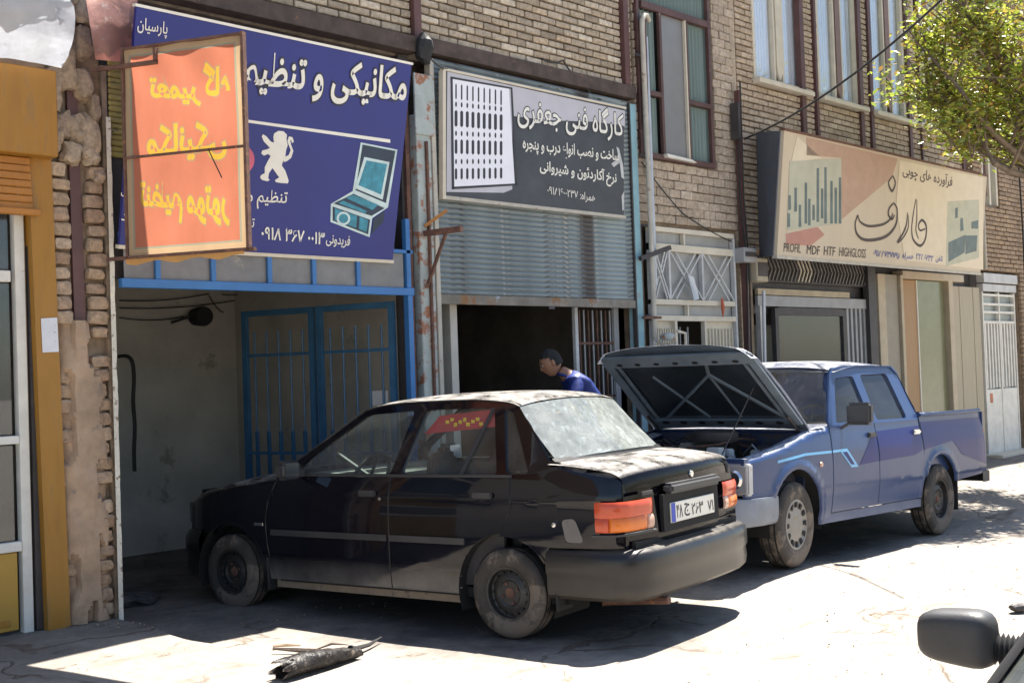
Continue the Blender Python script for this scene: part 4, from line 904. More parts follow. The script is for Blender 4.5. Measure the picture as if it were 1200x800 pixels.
# ================================================================ PIPES, CABLES, METERS
def tubing():
    r=root('drain_pipe','pair of pale pipes bending over by the red framed window','pipe',(9.45,7.2,0))
    MB().tube([(9.62,7.2,4.97),(9.55,7.17,5.0),(9.49,7.16,4.99),(9.455,7.16,4.93),(9.45,7.16,4.8),(9.465,7.16,3.3),(9.475,7.165,2.5),(9.48,7.17,1.75)],.026,10).build('pipe',m_pipe,r,smooth=True)
    MB().tube([(9.58,7.22,4.8),(9.56,7.2,3.9),(9.56,7.2,2.3)],.024,10).build('zinc_pipe',m_zinc,r,smooth=True)
    MB().tube([(9.55,7.22,5.0),(9.545,7.22,3.9)],.03,10).build('brown_pipe',m_brown,r,smooth=True)
    for z in (4.6,3.6,2.9,2.0): MB().box(9.42,9.6,7.225,7.24,z-.012,z+.012).build('pipe_clamp',m_dark,r)
    r=root('gas_meter','gas meter with regulator and valve on the wall by the white grille','gas meter',(9.6,7.1,1.5))
    BX('meter_body',m_grey,r,9.63,9.86,6.95,7.12,1.42,1.66,.02); BX('meter_cap',m_white,r,9.62,9.87,6.94,7.13,1.66,1.69,.008)
    MB().lathe([(.0,-.03),(.06,-.03),(.075,-.01),(.075,.02),(.05,.04),(0,.045)],18,Matrix.Translation((9.5,7.03,1.78))@Matrix.Rotation(R(90),4,'X')).build('regulator',m_rustpatch,r,smooth=True)
    MB().tube([(9.48,7.16,1.76),(9.48,7.05,1.7),(9.56,7.03,1.7),(9.68,7.03,1.68)],.018,8).build('inlet_pipe',m_pipe,r,smooth=True); MB().tube([(9.8,7.03,1.68),(9.8,7.03,1.82),(9.66,7.03,1.84)],.016,8).build('outlet_pipe',m_cream,r,smooth=True)
    r=root('sign_bracket','brown steel arm with a diagonal strut on the rusted column','bracket',(6.5,7.2,2.6))
    def br(n,p,q,s,parent=r,mm=m_rust):
        p,q=Vector(p),Vector(q); t=(q-p).normalized(); a=t.cross(Vector((0,0,1))).normalized()*s; c=a.cross(t).normalized()*s
        b=MB(); vs=[p-a-c,p+a-c,p+a+c,p-a+c]; b.prism(vs,q-p); return b.build(n,mm,parent)
    e=onplane(541,268,Vector((0,6.85,0)),Vector((0,1,0)))
    br('arm',(6.5,7.2,2.64),e,.022); br('strut',(6.5,7.2,2.2),Vector((6.5,7.2,2.64)).lerp(e,.6),.011); br('stub',(6.5,7.2,2.7),(6.66,7.1,2.83),.013,mm=m_orange)
    r=root('pipe_bracket','short black steel arm clamped across the pipes beside the shutter','bracket',(9.42,7.2,2.5))
    e=onplane(785,290,Vector((0,7.1,0)),Vector((0,1,0))); br('arm',(9.32,7.19,2.56),e,.022,r,m_dark); br('clamp',(9.3,7.17,1.98),(9.55,7.14,1.98),.012,r,m_rust)
    r=root('meter_box','grey electric meter box with conduit below the slate sign panel','meter box',(11.3,7.2,2.4))
    for px0,py0,px1,py1,mm in ((870,291,884,307,m_grey),(885,303,897,330,m_beige)):
        X0,Z0=F(px0,py1,7.15); X1,Z1=F(px1,py0,7.15); BX('box',mm,r,X0,X1,7.12,7.28,Z0,Z1,.01); BX('lid',m_dark,r,X0+.02,X1-.02,7.113,7.119,Z0+.06,Z1-.05)
    MB().tube([(11.55,7.2,2.3),(11.55,7.22,1.6),(11.52,7.24,0)],.02,8).build('conduit',m_zinc,r,smooth=True)
    BX('entrance_conduit',m_brown,r,11.2,11.235,7.2,7.26,0,4.5)
    def cable(name,label,pts,rad=.008,sag=0,mm=m_lead,grp=None):
        P=[Vector(p) for p in pts]; o=[]
        for a,b_ in zip(P,P[1:]):
            for k in range(8): t=k/8; q=a.lerp(b_,t); q.z-=sag*4*t*(1-t); o.append(q)
        o.append(P[-1]); tag(MB().tube(o,rad,6).build(name,mm,smooth=True),label,'cable',grp)
    A=Vector((11.2,7.15,3.95)); B_=EY+ray(1108,-4)*9.6
    cable('overhead_cable','long black cable sloping up from the wall bracket past the tall windows',[A,B_],.011,.12)
    cable('wall_cable','thin loose cable crossing the mud brick wall above the white grille',[(*(F(752,190,7.25)[:1]),7.25,F(752,190,7.25)[1]),(*(F(800,250,7.25)[:1]),7.25,F(800,250,7.25)[1]),(*(F(857,283,7.25)[:1]),7.25,F(857,283,7.25)[1])],.007,.02)
    cable('wall_cable','wavy black cable on the brick between the two workshop signs',[(F(632,70)[0],7.26,F(632,70)[1]),(F(655,72)[0],7.25,F(655,72)[1]),(F(677,95)[0],7.26,F(677,95)[1]),(F(700,118)[0],7.26,F(700,118)[1])],.008,.03)
    for k,(dx,l) in enumerate(((0,'left'),(.07,'right'))):
        cable('vertical_cable','%s of two slack black cables running down the wall edge beside the slate panel'%l,[(11.17+dx,7.2,4.6 if k else 4.2),(11.15+dx,7.2,3.3),(11.22+dx*.6,7.19,2.6),(11.18+dx,7.2,1.4)],.011,0)
    tag(MB().box(11.13,11.17,7.17,7.27,3.95,4.35).build('cable_bracket',m_dark),'slim dark steel insulator bracket holding the overhead cable','bracket')
    cable('vertical_cable','black cable hanging in loops on the orange brick right of the white door',[(18.99,7.15,4.5),(19.02,7.14,3.4),(19.0,7.14,2.2),(19.03,7.14,1.0)],.014,0)
    tag(MB().tube([(17.42,7.1,4.0),(17.42,7.1,2.75)],.03,8).build('standpipe',m_pipe,smooth=True),'pale vertical pipe at the right end of the beige sign','pipe')
    b=MB(); bmesh.ops.create_icosphere(b.b,subdivisions=2,radius=.09,matrix=Matrix.Translation((6.53,7.17,4.15))@Matrix.Diagonal((.8,.8,1.5,1))); b.rough(.03,14); tag(b.build('cloth_bundle',m_black),'black bundle tied at the post between the blue and grey signs','bundle')
    cable('wall_cable','thin black cable looping from the bundle to the grey sign corner',[(6.55,7.15,4.1),(6.76,7.14,4.02)],.007,.03)
    # garage interior pieces
    r=root('wall_horn','round black horn speaker high on the garage back wall','horn',(5.9,10.5,2.1))
    q=onplane(233,371,Vector((0,10.5,0)),Vector((0,1,0))); MB().lathe([(.0,-.12),(.09,-.12),(.1,-.08),(.085,.06),(0,.07)],20,Matrix.Translation(q)).build('bell',m_black,r,smooth=True)
    MB().tube([q+Vector((-.1,0,0)),q+Vector((-.28,.05,-.06))],.015,6).build('arm',m_dark,r)
    for k,(a,b_) in enumerate((((140,352),(245,344)),((140,361),(275,352)),((140,372),(215,371)),((245,346),(262,366)),((260,345),(300,338)))):
        p=onplane(*a,Vector((0,10.55,0)),Vector((0,1,0))); q2=onplane(*b_,Vector((0,10.55,0)),Vector((0,1,0)))
        cable('wall_cable',['upper of the thin black wires strung to the horn on the garage back wall','middle black wire running right past the horn to the blue gate','lowest short black wire ending left of the round horn','wire end dropping from the upper run to the round horn','short wire rising right from the horn to the blue beam'][k],[p,q2],.006,.03,grp='wires on the garage back wall')
    p=[onplane(a,b_,Vector((0,10.2,0)),Vector((0,1,0))) for a,b_ in ((136,418),(148,417),(155,424),(157,445),(156,470),(158,500),(157,530),(158,560))]
    p=[.5*(2*p[i]+(p[i+1]-p[max(i-1,0)])*t+(2*p[max(i-1,0)]-5*p[i]+4*p[i+1]-p[min(i+2,7)])*t*t+(3*p[i]-p[max(i-1,0)]-3*p[i+1]+p[min(i+2,7)])*t**3) for i in range(7) for t in (0,.33,.66)]
    cable('hose','thick black hose hanging from a hook at the garage left wall',p,.018)
tubing()

# ================================================================ VEHICLES
m_tyre=M('dusty_tyre',(.05,.044,.038),.9,var=.35,scale=5,bump=.4,bscale=50,dirt=((.15,.12,.095),.5,4))
m_rimk=M('black_wheel_steel',(.035,.034,.033),.5,.3,var=.3,dirt=((.12,.1,.08),.6,9))
m_rims=M('silver_hubcap',(.2,.19,.175),.45,.3,var=.15,dirt=((.2,.16,.12),.58,9))
m_inner=M('underbody_black',(.012,.012,.012),.9,bump=0)
m_seat=M('dark_seat_cloth',(.035,.033,.035),.9,var=.3)
m_chrome=M('chrome',(.6,.6,.6),.15,1,var=.05,bump=0)
def interp(T,x):
    if x<=T[0][0]: return T[0][1]
    for (a,b),(c,d) in zip(T,T[1:]):
        if x<=c: t=(x-a)/(c-a); return b+(d-b)*t
    return T[-1][1]
def smooth_interp(T,x,e=.04): return sum(interp(T,x+e*k) for k in (-2,-1,0,1,2))/5
def panel(name,outer,S,mat,parent,holes=(),side=1,cell=.055,th=.02,off=0.0):
    """curved sheet panel: outline in (x,z), pushed out to y=S(x,z), edges folded inward"""
    polys=[[Vector((x,z,0)) for x,z in outer]]+[[Vector((x,z,0)) for x,z in h] for h in holes]
    flat=[p for q in polys for p in q]; tris=tessellate_polygon(polys); b=bmesh.new()
    vs=[b.verts.new((p.x,0,p.y)) for p in flat]
    for t in tris:
        try: b.faces.new([vs[i] for i in t])
        except ValueError: pass
    x0,x1=min(p.x for p in flat),max(p.x for p in flat); z0,z1=min(p.y for p in flat),max(p.y for p in flat)
    x=math.floor(x0/cell)*cell
    while x<x1: bmesh.ops.bisect_plane(b,geom=b.verts[:]+b.edges[:]+b.faces[:],plane_co=(x,0,0),plane_no=(1,0,0),dist=1e-5); x+=cell
    z=math.floor(z0/cell)*cell
    while z<z1: bmesh.ops.bisect_plane(b,geom=b.verts[:]+b.edges[:]+b.faces[:],plane_co=(0,0,z),plane_no=(0,0,1),dist=1e-5); z+=cell
    for f in list(b.faces):
        if f.calc_area()<1e-9: b.faces.remove(f)
    for f in b.faces:
        f.normal_update()
        if f.normal.y*side<0: f.normal_flip()
        f.smooth=True
    e=1e-3; nor={}
    for v in b.verts:
        x,z=v.co.x,v.co.z; n=Vector((-(S(x+e,z)-S(x-e,z))/(2*e),1,-(S(x,z+e)-S(x,z-e))/(2*e))).normalized()
        v.co.y=S(x,z)+off; nor[v]=n
    be=[e_ for e_ in b.edges if e_.is_boundary]
    r_=bmesh.ops.extrude_edge_only(b,edges=be); nv=[g for g in r_['geom'] if isinstance(g,bmesh.types.BMVert)]
    for v in nv: v.co.y-=th; nor[v]=Vector((0,1,0))
    for v in list(b.verts):
        if v not in nor: nor[v]=Vector((0,1,0))
    b.verts.index_update(); N=[None]*len(b.verts)
    for v in b.verts: n=nor[v]; N[v.index]=(n.x,n.y*side,n.z); 
    for v in b.verts: v.co.y*=side
    b.normal_update(); me=bpy.data.meshes.new(name); b.to_mesh(me); b.free(); me.normals_split_custom_set_from_vertices(N)
    return link(name,me,parent,mat)
def skinstrip(name,st,mat,parent,n=14,p=2.4,sub=5,closed_under=0.0):
    """top surface through stations (x_edge, halfwidth, z_edge, x_centre, z_centre)"""
    S=[]
    for i in range(len(st)-1):
        a=st[max(i-1,0)];b_=st[i];c=st[i+1];d=st[min(i+2,len(st)-1)]
        for k in range(sub):
            t=k/sub; S.append([.5*((2*b_[q])+(-a[q]+c[q])*t+(2*a[q]-5*b_[q]+4*c[q]-d[q])*t*t+(-a[q]+3*b_[q]-3*c[q]+d[q])*t**3) for q in range(5)])
    S.append(list(st[-1])); b=MB(); g=[]
    for xe,hw,ze,xc,zc in S:
        row=[]
        for j in range(2*n+1):
            u=-1+j/n; w_=abs(u)**p; row.append(b.b.verts.new((xc+(xe-xc)*u*u,hw*u,zc+(ze-zc)*w_)))
        g.append(row)
    for A,B in zip(g,g[1:]):
        for j in range(2*n): b.b.faces.new((A[j],A[j+1],B[j+1],B[j]))
    if closed_under: bmesh.ops.solidify(b.b,geom=list(b.b.faces),thickness=closed_under)
    else: bmesh.ops.solidify(b.b,geom=list(b.b.faces),thickness=.006)
    return b.build(name,mat,parent,smooth=True,local=True)
def sweep(name,path,prof,mat,parent,sm=True):
    """bumper: profile (out,z) carried along a plan path [(x,y)]"""
    P=[Vector((x,y,0)) for x,y in path]; b=MB(); g=[]
    for i,q in enumerate(P):
        t=(P[min(i+1,len(P)-1)]-P[max(i-1,0)]).normalized(); n=Vector((t.y,-t.x,0)); g.append([b.b.verts.new(q+n*o+Vector((0,0,z))) for o,z in prof])
    for A,B in zip(g,g[1:]):
        for k in range(len(prof)-1): b.b.faces.new((A[k],A[k+1],B[k+1],B[k]))
    return b.build(name,mat,parent,smooth=sm,local=True)
def arc(cx,cz,r,a0,a1,n=14): return [(cx+r*math.cos(R(a0+(a1-a0)*k/n)),cz+r*math.sin(R(a0+(a1-a0)*k/n))) for k in range(n+1)]
def rrect(pts,r=.03,n=4):
    out=[]; m=len(pts)
    for i in range(m):
        p=Vector(pts[i]); a=(Vector(pts[i-1])-p); c=(Vector(pts[(i+1)%m])-p); rr=min(r,a.length*.4,c.length*.4); a.normalize(); c.normalize()
        q0=p+a*rr; q1=p+c*rr
        for k in range(n+1): t=k/n; out.append(tuple(q0*(1-t)**2+p*2*t*(1-t)+q1*t*t))
    return out
def wheel(name,parent,x,y,z,rad,wd,side,kind='steel',rim=.62,steer=0,label=None):
    w_=bpy.data.objects.new(name,None); COL.objects.link(w_); w_.parent=parent; w_.location=(x,y,z); w_.rotation_euler=(0,0,steer); w_.empty_display_size=.1
    if label: w_['label']=label
    o=side; h=wd/2; rr=rad*rim
    prof=[(rr-.015,-h*.9*o),(rr,-h*o),(rr+.03,-h*1.02*o),(rad-.035,-h*1.02*o),(rad-.008,-h*.82*o),(rad,-h*.6*o),(rad,h*.6*o),(rad-.008,h*.82*o),(rad-.035,h*1.02*o),(rad-.05,h*1.03*o),(rr+.03,h*1.04*o),(rr+.005,h*.96*o),(rr-.006,h*.85*o),(rr-.012,h*.5*o)]
    MB().lathe(prof,40,cap=False).build('tyre',m_tyre,w_,smooth=True,local=True)
    # tread grooves as real rings
    b=MB()
    for q in (-.3,0,.3): b.lathe([(rad+.0015,(q-.035)*2*h*1.0),(rad+.0015,(q+.035)*2*h)],40,cap=False)
    b.build('tread_groove',m_inner,w_,local=True)
    if kind=='steel':
        MB().lathe([(rr-.006,h*.9*o),(rr-.02,h*.86*o),(rr-.024,h*.45*o),(rr*.80,h*.38*o),(rr*.62,h*.62*o),(rr*.5,h*.68*o),(rr*.42,h*.55*o),(rr*.3,h*.55*o),(.0,h*.55*o)],36,cap=False).build('rim',m_rimk,w_,smooth=True,local=True)
        b=MB()
        for k in range(16):
            a=2*PI*k/16; b.lathe([(.0,h*.62*o),(.0105,h*.62*o),(.0105,h*.35*o)],8,Matrix.Rotation(a,4,'Y')@Matrix.Translation((rr*.75,-.004*o,0)),cap=False)
        b.build('rim_holes',m_inner,w_,local=True)
        b=MB().lathe([(.0,h*.66*o),(.03,h*.64*o),(.036,h*.5*o)],18,cap=False)
        for k in range(4):
            a=2*PI*k/4+.4; b.lathe([(0,h*.66*o),(.009,h*.66*o),(.009,h*.5*o)],6,Matrix.Rotation(a,4,'Y')@Matrix.Translation((rr*.36,0,0)),cap=False)
        b.build('hub',m_rust,w_,smooth=False,local=True)
    else:
        MB().lathe([(rr-.004,h*.92*o),(rr-.02,h*.95*o),(rr-.03,h*.86*o),(rr*.72,h*.8*o),(rr*.5,h*.92*o),(rr*.3,h*.96*o),(0,h*.98*o)],36,cap=False).build('hubcap',m_rims,w_,smooth=True,local=True)
        for k in range(12):
            b=MB(); a=2*PI*k/12; mt_=Matrix.Rotation(a,4,'Y'); b.prism([mt_@Vector(p) for p in ((rr*.66,h*.865*o,-.012),(rr*.86,h*.90*o,-.02),(rr*.86,h*.90*o,.02),(rr*.66,h*.865*o,.012))],(0,.006*o,0))
            b.build('hubcap_slot',m_inner,w_,local=True)
    MB().lathe([(rr-.02,-h*.7*o),(rr-.03,-h*.2*o)],20,cap=True).build('brake_drum',m_rimk,w_,local=True)
    return w_
def seat(parent,x,y,z=.28,h=.62,wd=.46,mm=None):
    s=bpy.data.objects.new('seat',None); COL.objects.link(s); s.parent=parent; s.location=(x,y,z); mm=mm or m_seat
    MB().box(-.02,.46,-wd/2,wd/2,0,.17).bevel(.05,3).build('cushion',mm,s,smooth=True,local=True)
    MB().box(-.09,.05,-wd/2,wd/2,.12,h,Matrix.Rotation(R(-14),4,'Y')).bevel(.05,3).build('backrest',mm,s,smooth=True,local=True)
    MB().box(-.05,.05,-.13,.13,h+.02,h+.2,Matrix.Rotation(R(-12),4,'Y')).bevel(.035,3).build('headrest',mm,s,smooth=True,local=True)
def steering(parent,x,y,z,mm):
    m_=Matrix.Translation((x,y,z))@Matrix.Rotation(R(-28),4,'Y')@Matrix.Rotation(R(90),4,'Z')@Matrix.Rotation(R(90),4,'X')
    M4=Matrix.Translation((x,y,z))@Matrix.Rotation(R(62),4,'Y')
    pts=[M4@Vector((.18*math.cos(2*PI*k/28),.18*math.sin(2*PI*k/28),0)) for k in range(28)]
    b=MB().tube(pts,.014,8,closed=True); b.tube([M4@Vector((-.17,0,0)),M4@Vector((.17,0,0))],.012,6); b.tube([M4@Vector((0,0,0)),M4@Vector((0,0,.35))],.02,8); b.tube([M4@Vector((0,-.17,0)),M4@Vector((0,.17,0))],.012,6)
    return b.build('steering_wheel',mm,parent,smooth=True,local=True)

def sedan(name,label,loc,rz,pitch,P,dirty=True,detail=True):
    r=root(name,label,'car',loc); r.rotation_euler=(Matrix.Rotation(rz,3,'Z')@Matrix.Rotation(pitch,3,'Y')).to_euler()
    trim=m_plast
    PLAN=[(-.95,.60),(-.90,.67),(-.86,.72),(-.82,.748),(-.7,.768),(-.4,.785),(.2,.795),(1.6,.795),(2.3,.785),(2.7,.755),(2.9,.71),(3.0,.66)]
    HZ=[(.1,-.06),(.25,-.025),(.4,-.005),(.6,.0),(.75,-.006),(.88,-.022),(.96,-.045),(1.0,-.06),(1.06,-.075),(1.4,-.215),(1.5,-.25)]
    TOP=[(-1,.98),(-.86,.985),(-.82,.995),(-.5,1.045),(-.3,1.06)]; FT=[(1.9,.985),(2.0,.972),(2.45,.915),(2.8,.85),(2.97,.79),(3.1,.72)]
    def S(x,z):
        y=smooth_interp(PLAN,x)+smooth_interp(HZ,z,.012)
        t=interp(FT,x) if x>1.95 else (interp(TOP,x) if x<-.45 else 9)
        d=t-z
        if d<.05: y-=.05-math.sqrt(max(0,.0025-(.05-max(d,0))**2))
        # crease under the belt
        y+=.006*math.exp(-((z-.845)/.018)**2)
        return y
    G=lambda x,z: smooth_interp(PLAN,x)*0+ .735-(z-.96)*.40 - (0.03*max(0,x-1.5)+ .05*max(0,-x-.2))
    farch=arc(2.43,.275,.335,174,0); rarch=arc(-.05,.275,.345,180,6)
    for s in (1,-1):
        fender=[(2.00,.245),(2.045,.5),(2.055,.66),(2.03,.80),(1.965,.93),(1.955,.975),(2.2,.948),(2.45,.915),(2.8,.85),(2.95,.795),(2.985,.74),(3.0,.56),(2.79,.55)]+arc(2.43,.275,.335,52,174)+[(2.095,.245)]
        panel('front_fender',fender,S,P,r,side=s)
        panel('front_door',[(1.992,.25),(2.039,.5),(2.049,.66),(2.024,.80),(1.959,.93),(1.948,.972),(.885,.968),(.88,.6),(.893,.25)],S,P,r,side=s)
        panel('rear_door',[(.882,.25),(.869,.6),(.873,.968),(-.085,.972),(-.1,.8),(-.04,.645)]+arc(-.05,.275,.365,88,4,10)+[(.315,.25)],S,P,r,side=s)
        panel('rear_quarter',[(-.097,.972),(-.25,1.0),(-.45,1.045),(-.62,1.03),(-.82,.995),(-.855,.96),(-.87,.62),(-.86,.57),(-.37,.565)]+arc(-.05,.275,.345,146,85,8)+[(-.112,.80)],S,P,r,side=s)
        panel('sill',[(2.0,.19),(2.0,.243),(.33,.243),(.33,.19)],lambda x,z:S(x,.25)-.02,P if not dirty else m_sill,r,side=s)
        for sl in ([(2.02,.25),(2.065,.5),(2.075,.66),(2.05,.80),(1.985,.93),(1.97,.965),(1.93,.965),(1.94,.92),(2.0,.80),(2.02,.66),(2.01,.5),(1.965,.25)],[(.91,.25),(.91,.96),(.855,.96),(.845,.6),(.855,.25)],[(-.06,.962),(-.075,.8),(-.02,.66),(-.07,.64),(-.135,.8),(-.12,.962)],[(1.95,.238),(.33,.238),(.33,.262),(1.95,.262)]): panel('door_seal',sl,S,m_inner,r,side=s,off=-.0035,th=.004)
        # greenhouse side frame with three openings
        fw=rrect([(1.80,.985),(1.70,1.085),(1.215,1.375),(.80,1.395),(.905,.985)],.035); rw=rrect([(.815,.985),(.70,1.395),(.14,1.395),(.025,.985)],.035); qw=rrect([(-.045,.99),(.06,1.385),(-.015,1.37),(-.215,.99)],.03)
        outer=[(1.96,.972),(1.80,1.075),(1.50,1.25),(1.26,1.40),(1.1,1.432),(.84,1.447),(.33,1.447),(.05,1.425),(-.05,1.40),(-.14,1.30),(-.33,1.07),(-.47,1.04),(-.25,.998),(-.097,.972)]
        panel('window_frame',outer,G,P,r,holes=(fw,rw,qw),side=s,off=0,th=.035)
        for nm,w_ in (('front_side_glass',fw),('rear_side_glass',rw),('quarter_glass',qw)): panel(nm,w_,G,m_glassK if nm=='quarter_glass' else m_glassC,r,side=s,off=-.018,th=.004,cell=.2)
        panel('window_divider',[(.325,.985),(.16,1.395),(.135,1.395),(.30,.985)],G,trim,r,side=s,off=.001,th=.01)
        panel('belt_moulding',[(1.93,.972),(1.93,.988),(-.09,.988),(-.09,.972)],lambda x,z:S(x,.965)+.004,trim,r,side=s,th=.05)
        panel('roof_gutter',[(1.93,1.0),(1.79,1.093),(1.25,1.415),(1.1,1.445),(.84,1.46),(.33,1.46),(.04,1.437),(-.06,1.41),(-.06,1.398),(.04,1.424),(.33,1.447),(.84,1.447),(1.1,1.432),(1.25,1.402),(1.79,1.08),(1.93,.985)],G,trim,r,side=s,off=.004,th=.02)
        panel('side_moulding',[(1.99,.56),(1.99,.60),(.90,.60),(.90,.56)],S,trim,r,side=s,off=.012,th=.014); panel('side_moulding',[(.865,.56),(.865,.60),(.25,.60),(.25,.56)],S,trim,r,side=s,off=.012,th=.014)
        for x in (1.06,.10): 
            b=MB().box(x-.075,x+.075,s*(S(x,.86)-.004),s*(S(x,.86)+.022),.845,.885); b.bevel(.008,2); b.build('door_handle',trim,r,smooth=True,local=True)
        MB().lathe([(0,.004),(.012,.003),(.013,0)],12,Matrix.Translation((.955,s*(S(.955,.83)+.001),.83))@(Matrix() if s>0 else Matrix.Rotation(PI,4,'Z'))).build('door_lock',m_chrome,r,local=True)
        # mud flaps
        MB().box(-.425,-.41,s*.62,s*.79,.19,.42).bevel(.005).build('mud_flap',m_black,r,local=True); MB().box(2.04,2.055,s*.62,s*.79,.17,.40).bevel(.005).build('mud_flap',m_black,r,local=True)
        # wheel wells
        for cx,rr in ((2.43,.36),(-.05,.365)):
            b=MB(); a=arc(cx,.275,rr,-20,200,20)
            for p,q in zip(a,a[1:]): b.poly([(p[0],s*.79,p[1]),(q[0],s*.79,q[1]),(q[0],s*.4,q[1]),(p[0],s*.4,p[1])])
            b.poly([(p[0],s*.45,p[1]) for p in a]); b.build('wheel_well',m_inner,r,local=True)
        mir=bpy.data.objects.new('door_mirror',None); COL.objects.link(mir); mir.parent=r; mir.location=(1.70 if detail else 1.41,s*.80,1.02 if detail else .995)
        if detail:
            b=MB().box(-.05,.06,-.02,.17,-.06,.07) if s>0 else MB().box(-.05,.06,-.17,.02,-.06,.07)
            b.bevel(.03,3); b.build('mirror_housing',trim,mir,smooth=True,local=True); MB().box(-.054,-.05,s*.03-.0,s*.155,-.045,.055).build('mirror_glass',m_chrome,mir,local=True); MB().box(-.02,.04,-s*.06 if s>0 else 0,0 if s>0 else .06,-.05,.0).build('mirror_foot',trim,mir,local=True)
        else:
            # bellows arm and big rounded housing leaning away from the body
            if s<0:
                path=[(.0,.045,-.03),(.01,-.03,-.02),(.02,-.08,-.01)]; rad=[]; pts=[]
                for k in range(25): t=k/24; pts.append((.03*t,.05-.12*t,-.02+.015*t)); rad.append(.036*(1-.12*t)+.0055*math.cos(k*PI))
                MB().tube(pts,rad,18).build('mirror_bellows',trim,mir,smooth=True,local=True)
                b=MB(); bmesh.ops.create_cube(b.b,size=1); bmesh.ops.subdivide_edges(b.b,edges=list(b.b.edges),cuts=7,use_grid_fill=True)
                for v in b.b.verts:
                    c=v.co*2; q=Vector((abs(c.x)**4,abs(c.y)**4,abs(c.z)**4)); L=(q.x+q.y+q.z)**.25; c=c/L if L>0 else c
                    y_=-.14+c.y*.088; taper=1-.22*max(0,c.z*-1)*(.5+.5*c.y*-1); v.co=Vector((.045+c.x*.045*(1.15 if c.x>0 else .8),y_,.015+c.z*.062*(1+.12*c.y)-.012*c.y*-1*0))
                b.build('mirror_housing',trim,mir,smooth=True,local=True)
            else: MB().box(-.04,.05,.02,.17,-.06,.06).bevel(.03,3).build('mirror_housing',trim,mir,smooth=True,local=True)
    # top surfaces
    skinstrip('bonnet',[(1.96,.70,.977,2.0,1.01),(2.2,.70,.95,2.24,.985),(2.5,.685,.908,2.56,.94),(2.8,.64,.85,2.88,.88),(2.95,.6,.80,3.05,.815)],P,r)
    for s in (1,-1):
        b=MB(); pr=[]
    skinstrip('bonnet_shoulder',[(1.96,.745,.97,1.97,.968),(2.45,.735,.905,2.46,.9),(2.8,.69,.845,2.82,.84),(2.95,.64,.79,2.99,.785)],P,r,p=8)
    skinstrip('windscreen',[(1.94,.70,.985,2.10,1.0),(1.6,.655,1.19,1.74,1.21),(1.255,.575,1.405,1.36,1.435)],m_glassC,r)
    skinstrip('roof',[(1.27,.575,1.40,1.38,1.43),(1.1,.57,1.437,1.15,1.468),(.8,.555,1.455,.8,1.492),(.35,.555,1.455,.35,1.492),(.05,.565,1.432,.02,1.47),(-.06,.57,1.402,-.1,1.437)],P,r,p=3)
    skinstrip('rear_screen',[(-.055,.565,1.402,-.1,1.43),(-.19,.60,1.24,-.26,1.27),(-.36,.63,1.065,-.47,1.09)],m_glassR,r)
    skinstrip('rear_screen_seal',[(-.345,.655,1.08,-.455,1.088),(-.37,.66,1.058,-.485,1.064)],trim,r)
    skinstrip('boot_lid',[(-.35,.715,1.05,-.44,1.066),(-.5,.72,1.04,-.56,1.062),(-.72,.71,1.012,-.79,1.04),(-.80,.70,.993,-.875,1.022),(-.845,.69,.955,-.92,.985),(-.855,.69,.88,-.93,.90)],P,r,p=4)
    skinstrip('tail_panel',[(-.85,.70,.93,-.90,.93),(-.862,.71,.80,-.905,.80),(-.87,.72,.62,-.915,.62),(-.86,.72,.54,-.90,.54)],P,r,p=8)
    # tail lamps wrap round the corners
    for s in (1,-1):
        lm=bpy.data.objects.new('tail_lamp',None); COL.objects.link(lm); lm.parent=r; lm.location=(0,0,0)
        def wrap(n,z0,z1,mm,o=.014,u0=0,u1=1):
            pts=[(-.70,.79),(-.78,.783),(-.835,.755),(-.872,.70),(-.888,.62),(-.898,.53),(-.904,.45)]; b=MB(); g=[]; K=len(pts)-1
            for i in range(25):
                t=(u0+(u1-u0)*i/24)*K; k=min(int(t),K-1); f=t-k; x=pts[k][0]*(1-f)+pts[k+1][0]*f; y=pts[k][1]*(1-f)+pts[k+1][1]*f; nx,ny=(pts[k+1][1]-pts[k][1]),-(pts[k+1][0]-pts[k][0]); L=math.hypot(nx,ny); nx/=L; ny/=L
                row=[]
                for j in range(9):
                    v=j/8; bulge=o*(math.sin(PI*(.04+.92*v)))**.35*(min(1,min(i+.3,24.3-i)/2.2))**.5; zz=z0+(z1-z0)*v; row.append(b.b.verts.new((x+nx*bulge,s*(y+ny*bulge),zz)))
                g.append(row)
            for A,B in zip(g,g[1:]):
                for j in range(8): b.b.faces.new((A[j],A[j+1],B[j+1],B[j]))
            b.build(n,mm,lm,smooth=True,local=True)
        wrap('red_lens',.745,.838,m_lensR,.022,.03,.97); wrap('amber_lens',.665,.744,m_lensA,.024,.22,.84); wrap('clear_lens',.665,.744,m_lensC,.023,.84,.97); wrap('side_lens',.665,.744,m_lensR,.023,.03,.22)
    sweep('lamp_trim',[(-.70,.80),(-.84,.765),(-.88,.70),(-.91,.45)],[(0,.64),(.02,.643),(.02,.652),(0,.655)],trim,r)
    # number plate, handle bar
    MB().box(-.975,-.90,-.33,.33,.842,.905).bevel(.018,3).build('boot_handle_bar',trim,r,smooth=True,local=True)
    MB().box(-.925,-.9,-.36,.36,.62,.842).build('plate_recess',m_inner,r,local=True)
    pl=MB().box(-.935,-.924,-.285,.285,.665,.785); pl.bevel(.003); pl=pl.build('number_plate',m_print_w if detail else m_grey,r,local=True)
